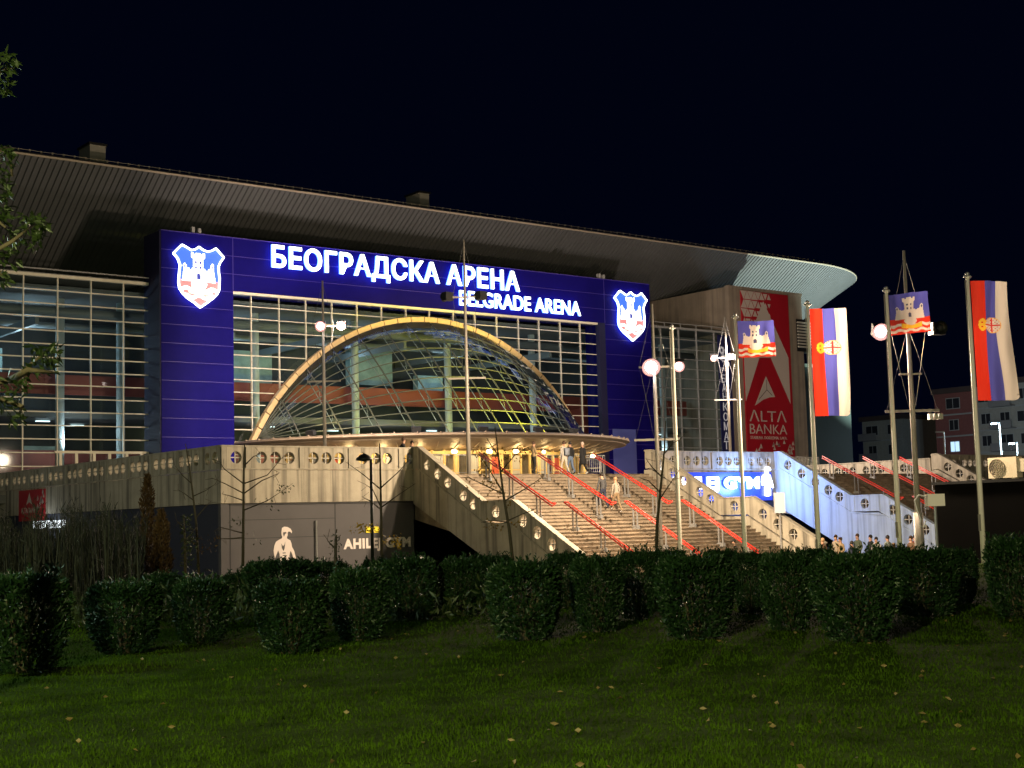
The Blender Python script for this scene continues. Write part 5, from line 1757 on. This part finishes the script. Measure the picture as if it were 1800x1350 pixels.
def person(loc, heading, label, top, legs, hair='dark', h=1.75, stride=0.0, arms=(0.15, 0.15), elbow=(.25, .25), lean=0.0, hood=False, cap=None, look=0.0, skirt=False, group=None, rise=0.0, fwd=(0.0, 0.0), bag=None):
    """one skinned figure; heading = direction faced (radians in plan)"""
    k = h/1.75
    J, E, Rr, tagv = [], [], [], []

    def add(p, r, par, tg):
        J.append(Vector(p)); Rr.append(r); tagv.append(tg)
        if par is not None: E.append((par, len(J)-1))
        return len(J)-1
    lx = math.sin(lean)
    pel = add((0, 0, .95), .135, None, 'leg')
    bel = add((lx*.12, 0, 1.08), .125, pel, 'top')
    che = add((lx*.30, 0, 1.28), .145, bel, 'top')
    nk0 = add((lx*.40, 0, 1.44), .085, che, 'top')
    nk = add((lx*.44, 0, 1.51), .052, nk0, 'skin')
    hd = add((lx*.47+.015, 0, 1.60), .085, nk, 'skin')
    hd2 = add((lx*.48+.01, 0, 1.68), .088, hd, 'skin')
    add((lx*.47+.115, 0, 1.615), .016, hd, 'skin')
    for sg, st, sw, el, fw in ((1, stride, arms[0], elbow[0], fwd[0]), (-1, -stride, arms[1], elbow[1], fwd[1])):
        up = rise if st > 0 else 0
        hip = add((0, .085*sg, .90), .10, pel, 'leg')
        kn = add((.42*math.sin(st)+.05+up*.25, .10*sg, .90-.42*math.cos(st)+up*.6), .068, hip, 'leg')
        an = add((.72*math.sin(st)-(.10 if st < 0 else 0)+up*.1, .10*sg, .09+up+(.06 if st < 0 and rise == 0 else 0)), .045, kn, 'leg')
        add((.72*math.sin(st)+.15-(.06 if st < 0 else 0)+up*.1, .115*sg, .035+up+(.0 if st < 0 else 0)), .038, an, 'shoe')
        sh = add((lx*.38, .185*sg, 1.40), .062, nk0, 'top')
        ex, ez = .27*math.sin(fw), -.27*math.cos(fw)
        elb = add((lx*.38+ex-.02, (.20+.22*math.sin(sw))*sg, 1.40+ez), .046, sh, 'top')
        wx, wz = .24*math.sin(fw+el), -.24*math.cos(fw+el)
        wr = add((lx*.38+ex+wx, (.21+.20*math.sin(sw))*sg, 1.40+ez+wz), .032, elb, 'top')
        dr = Vector((math.sin(fw+el), 0, -math.cos(fw+el)))
        yy = (.21+.20*math.sin(sw))*sg
        wp_ = J[wr]
        pm = add(wp_+dr*.07, .026, wr, 'skin')
        for q in range(4):
            bse = wp_+dr*.10+Vector((0, 0, 0))+Vector((dr.z, 0, -dr.x))*(.024*(q-1.5))
            f1 = add(bse, .010, pm, 'skin')
            add(bse+dr*(.055, .065, .06, .045)[q]+Vector((0, -.018*sg, 0)), .008, f1, 'skin')
        add(wp_+dr*.085+Vector((-dr.z, 0, dr.x))*.045, .010, pm, 'skin')
    me = bpy.data.meshes.new('tmp')
    me.from_pydata([tuple(p*k) for p in J], E, [])
    o = bpy.data.objects.new('tmp', me); COL.objects.link(o)
    o.modifiers.new('s', 'SKIN'); 
    for i, sv in enumerate(me.skin_vertices[0].data):
        sv.radius = (Rr[i]*k*(1.0 if tagv[i] != 'top' or i > 3 else .85), Rr[i]*k*(1.25 if i in (0, 1, 2) else 1.0)); sv.use_root = (i == 0)
    sd = o.modifiers.new('u', 'SUBSURF'); sd.levels = 1; sd.render_levels = 1
    dg = bpy.context.evaluated_depsgraph_get()
    m2 = bpy.data.meshes.new_from_object(o.evaluated_get(dg))
    bpy.data.objects.remove(o)
    m2.name = 'person'
    order = ['skin', 'top', 'leg', 'shoe']
    m2.materials.clear()
    for q in (SKIN, cloth(top), cloth(legs), cloth((.03, .03, .03) if hair != 'fair' else (.6, .6, .6))): m2.materials.append(q)
    segs = [(J[a]*k, J[c]*k, tagv[c]) for a, c in E]
    mi = []
    for f in m2.polygons:
        c = f.center
        best, bt = 1e9, 'top'
        for a, q, tg in segs:
            v = q-a; t = max(0, min(1, (c-a).dot(v)/(v.length_squared+1e-9))); d_ = (c-(a+v*t)).length
            if d_ < best: best, bt = d_, tg
        if bt == 'leg' and c.z > .97*k: bt = 'top'
        mi.append(order.index(bt))
    m2.polygons.foreach_set('material_index', mi)
    m2.polygons.foreach_set('use_smooth', [True]*len(mi))
    ob = bpy.data.objects.new('person', m2); COL.objects.link(ob)
    ob.location = loc; ob.rotation_euler = (0, 0, heading)
    tag(ob, label, 'person', group)

    def child(b, nm, m):
        c = b.build(nm, m, None, True); c.parent = ob
        return c
    hc = J[hd2]*k
    b = MB(); vs, fs = icos((0, 0, 0), 1)
    vs = [Vector((v.x*.103*k-.014, v.y*.092*k, v.z*.108*k+.012))+hc for v in vs]
    keep = [f for f in fs if not (sum(vs[i].x for i in f)/3 > hc.x+.045*k and sum(vs[i].z for i in f)/3 < hc.z+.045*k) and sum(vs[i].z for i in f)/3 > hc.z-.10*k]
    b.add(vs, keep)
    child(b, 'hood' if hood else 'cap' if cap else 'hair', cloth(top) if hood else cloth(cap) if cap else HAIRS[hair])
    b = MB()
    for sg in (-1, 1): b.add(*icos((hc.x+.082*k, .031*sg*k, hc.z-.045*k), .010))
    b.add([(hc.x+.088*k, -.022, hc.z-.118*k), (hc.x+.088*k, .022, hc.z-.118*k), (hc.x+.086*k, .022, hc.z-.108*k), (hc.x+.086*k, -.022, hc.z-.108*k)], [(0, 1, 2, 3)])
    child(b, 'face_features', EYE_M)
    if skirt:
        b = MB(); b.lathe([(.16*k, 1.0*k), (.19*k, .8*k), (.215*k, .55*k), (.20*k, .55*k)], (0, 0, 0), 14); child(b, 'skirt', cloth(legs))
    if bag:
        b = MB(); b.box(-.30*k, -.13*k, 1.02*k, -.15*k, .13*k, 1.40*k); child(b, 'backpack', cloth(bag))
    return ob


UPH = math.pi/2      # facing the arena (+Y)
BLK, NVY, BEI, WHT, GRY, OLV, BRN = (.014, .014, .016), (.02, .025, .05), (.34, .24, .13), (.46, .43, .40), (.06, .06, .065), (.10, .12, .08), (.16, .09, .05)
gT = 'people on the terrace'
q = at(952, 826, Y=57.0); person((q.x, 57.6, ZT), R(-20), 'person in beige jacket and dark trousers at the stair top by a red rail', BEI, BLK, 'brown', 1.72, .05, group=gT, elbow=(1.3, 1.2), fwd=(.3, .3))
q = at(997, 826, Y=57.0); person((q.x, 57.2, ZT), UPH, 'person in white hoodie and pale trousers seen from behind at the stair top', WHT, (.5, .45, .38), 'brown', 1.74, .22, group=gT, bag=(.25, .28, .35))
q = at(1012, 826, Y=57.0); person((q.x, 57.4, ZT), UPH, 'person in black jacket and blue jeans at the stair top', BLK, (.12, .17, .27), 'dark', 1.74, .18, group=gT)
q = at(1026, 826, Y=57.0); person((q.x+.05, 57.1, ZT), UPH+.2, 'person in pale cap and black skirt at the stair top', BLK, BLK, 'fair', 1.70, .22, group=gT, cap=(.55, .42, .36), skirt=True)
q = at(705, 785, Y=57.25); person((q.x, 57.25, ZT), R(-30), 'person in dark coat leaning on the parapet beside the balustrade', BLK, BLK, 'brown', 1.78, .0, group=gT, elbow=(1.2, 1.2), fwd=(.5, .5), lean=.25)
q = at(719, 785, Y=57.3); person((q.x, 57.3, ZT), R(-80), 'person in dark jacket bending over the parapet, lower of the two there', NVY, BLK, 'dark', 1.62, .0, group=gT, elbow=(1.3, 1.3), fwd=(.6, .6), lean=.5)
gS = 'people climbing the stairs'
q = at(1068, 865, X=47.2); yy = 52.6; person((47.15, yy, tread_z(yy)), UPH, 'person in grey jacket and dark trousers climbing the stairs, left of a pair', GRY, NVY, 'dark', 1.74, .2, group=gS, lean=.12, rise=.16, arms=(.5, .2))
yy = 52.2; person((47.68, yy, tread_z(yy)), UPH, 'person in cream jacket and beige trousers climbing the stairs, right of a pair', (.30, .26, .21), (.22, .15, .085), 'fair', 1.72, .25, group=gS, lean=.12, rise=.16)
gQ = 'people queuing behind the hedge'
QL = [(1290, 952, 47.5, 'person in dark coat at the stair foot behind the castle flag pole', BLK, 'dark', 1.6), (1396, 944, 49.5, 'person with brown hair in olive coat at the foot of the lit balustrade', OLV, 'brown', 1.75), (1388, 952, 47.5, 'person in brown coat beside the olive coat, at the lit balustrade', BRN, 'dark', 1.66), (1446, 950, 43, 'fair haired person in dark top just right of the first tricolour pole', BRN, 'fair', 1.72), (1469, 944, 46, 'person in cream jacket facing left, left one of a close pair', (.40, .33, .24), 'brown', 1.76),
      (1477, 948, 45, 'person in beige coat, right one of a close pair', BEI, 'brown', 1.72), (1497, 955, 42, 'short dark haired person in navy below a taller one with olive jacket', NVY, 'dark', 1.65), (1507, 942, 47, 'tall person in olive jacket looking left', OLV, 'brown', 1.8), (1530, 944, 45, 'person in long dark coat before the pale wall', BLK, 'dark', 1.78),
      (1540, 948, 43, 'long haired person in white patterned coat', WHT, 'dark', 1.68), (1560, 945, 43, 'person in grey green coat left of the third flag pole', (.3, .34, .3), 'dark', 1.74), (1571, 960, 42.5, 'person in red and cream knit left of the third flag pole foot', (.5, .22, .16), 'fair', 1.55), (1601, 946, 41, 'person in brown jacket left of the dark mast sleeve', BRN, 'brown', 1.72), (1608, 944, 42, 'person in dark red jacket next to the mast sleeve', (.2, .05, .05), 'dark', 1.76)]
for i, (px, py, yq, lab, tp, hr, hh) in enumerate(QL):
    q = at(px, py, Y=yq)
    g = ground_z(q.x, yq)
    g = max(g, 0)
    g = 0 if g < .02 else g
    # stand on the ground where the head comes out at its height
    hgt = q.z-g+.08
    z0 = g if abs(hgt-hh) < .25 else g
    person((q.x, yq, z0), R((180, 160, 200, 90, 190, 170, 75)[i % 7]), lab, tp, NVY if i % 2 else BLK, hr, min(1.9, max(1.45, hgt)), .06*(i % 3), group=gQ, elbow=(.3+.3*(i % 3), .25))
# unseen street lamp added behind the photographer to light the lawn
p = Vector((-FD.x*5-RD.x*4.5, -FD.y*5-RD.y*4.5, 1.3))
stl = empty('street_lamp', p, 'unseen street lamp added behind the photographer to light the lawn', 'street lamp')
b = MB(); b.tube([p, p+Vector((0, 0, 6.5)), p+Vector((FD.x*.8, FD.y*.8, 6.9))], [.09, .06, .05], 8); b.build('pole', GALV, stl)
b = MB(); c = p+Vector((FD.x*1.1, FD.y*1.1, 6.9)); b.bar(c-FD.to_3d()*.4, c+FD.to_3d()*.4, .25, .12); b.build('lamp_head', GALV, stl)
b = MB(); b.bar(c-FD.to_3d()*.3+Vector((0, 0, -.07)), c+FD.to_3d()*.3+Vector((0, 0, -.07)), .2, .03); b.build('lens', WARM_E, stl)
lamp('lamp_light', 'POINT', c+Vector((0, 0, -.25)), 10500, (.98, 1.0, .42), stl, .25)
p = Vector((-FD.x*9+RD.x*9, -FD.y*9+RD.y*9, 1.3))  # unseen lamp added behind the camera to brighten flags and poles
st2 = empty('street_lamp', p, 'taller unseen lamp added behind the photographer to light the flags', 'street lamp')
b = MB(); b.tube([p, p+Vector((0, 0, 8.5)), p+Vector((FD.x*.8, FD.y*.8, 8.9))], [.09, .06, .05], 8); b.build('pole', GALV, st2)
b = MB(); c = p+Vector((FD.x*1.1, FD.y*1.1, 8.9)); b.bar(c-FD.to_3d()*.4, c+FD.to_3d()*.4, .25, .12); b.build('lamp_head', GALV, st2)
lamp('lamp_light', 'SPOT', c+Vector((FD.x*.5, FD.y*.5, -.2)), 15000, (1, .80, .58), st2,   .2, target=(38.2, 31.5, 8.5), spot=24, blend=.7)
p = Vector((8, 62, 0))  # unseen lamp added off to the left to brighten the wing wall
st3 = empty('street_lamp', p, 'unseen street lamp added beyond the left edge to light the wing wall', 'street lamp')
b = MB(); b.tube([p, p+Vector((0, 0, 8)), p+Vector((.8, 0, 8.4))], [.09, .06, .05], 8); b.build('pole', GALV, st3)
b = MB(); c = p+Vector((1.1, 0, 8.4)); b.bar(c-Vector((.4, 0, 0)), c+Vector((.4, 0, 0)), .25, .12); b.build('lamp_head', GALV, st3)
lamp('lamp_light', 'POINT', c+Vector((0, 0, -.3)), 1150, (1, .98, .80), st3, .25)
p = Vector((FD.x*17-RD.x*10, FD.y*17-RD.y*10, 1.3))  # unseen cool lamp added at the left to light the nearest bushes
st4 = empty('street_lamp', p, 'low cool white unseen lamp added beyond the left edge to light the bushes', 'street lamp')
b = MB(); b.tube([p, p+Vector((0, 0, 5))], [.07, .05], 8); b.build('pole', GALV, st4)
b = MB(); b.lathe([(.05, 5.0), (.22, 5.05), (.26, 5.2), (.05, 5.4)], p, 14); b.build('lamp_head', GALV, st4, True)
lamp('lamp_light', 'POINT', p+Vector((0, 0, 4.75)), 900, (.72, 1, .85), st4, .2)
# unseen floodlight added to wash the right end of the roof overhang
p = Vector((113, 74.5, ZT))
fl = empty('added_floodlight', p, 'unseen floodlight added behind the parapet, aimed up at the right end of the roof', 'floodlight')
b = MB(); b.box(p.x-.3, p.y-.15, p.z, p.x+.3, p.y+.15, p.z+.35); b.build('housing', BLACK, fl)
b = MB(); b.box(p.x-.25, p.y+.0, p.z+.35, p.x+.25, p.y+.14, p.z+.37); b.build('lens', COOL_E, fl)
lamp('flood_beam', 'SPOT', p+Vector((0, .2, .6)), 45000, (.82, 1, .85), fl, .1, target=(111, 93, 27), spot=58, blend=.6)
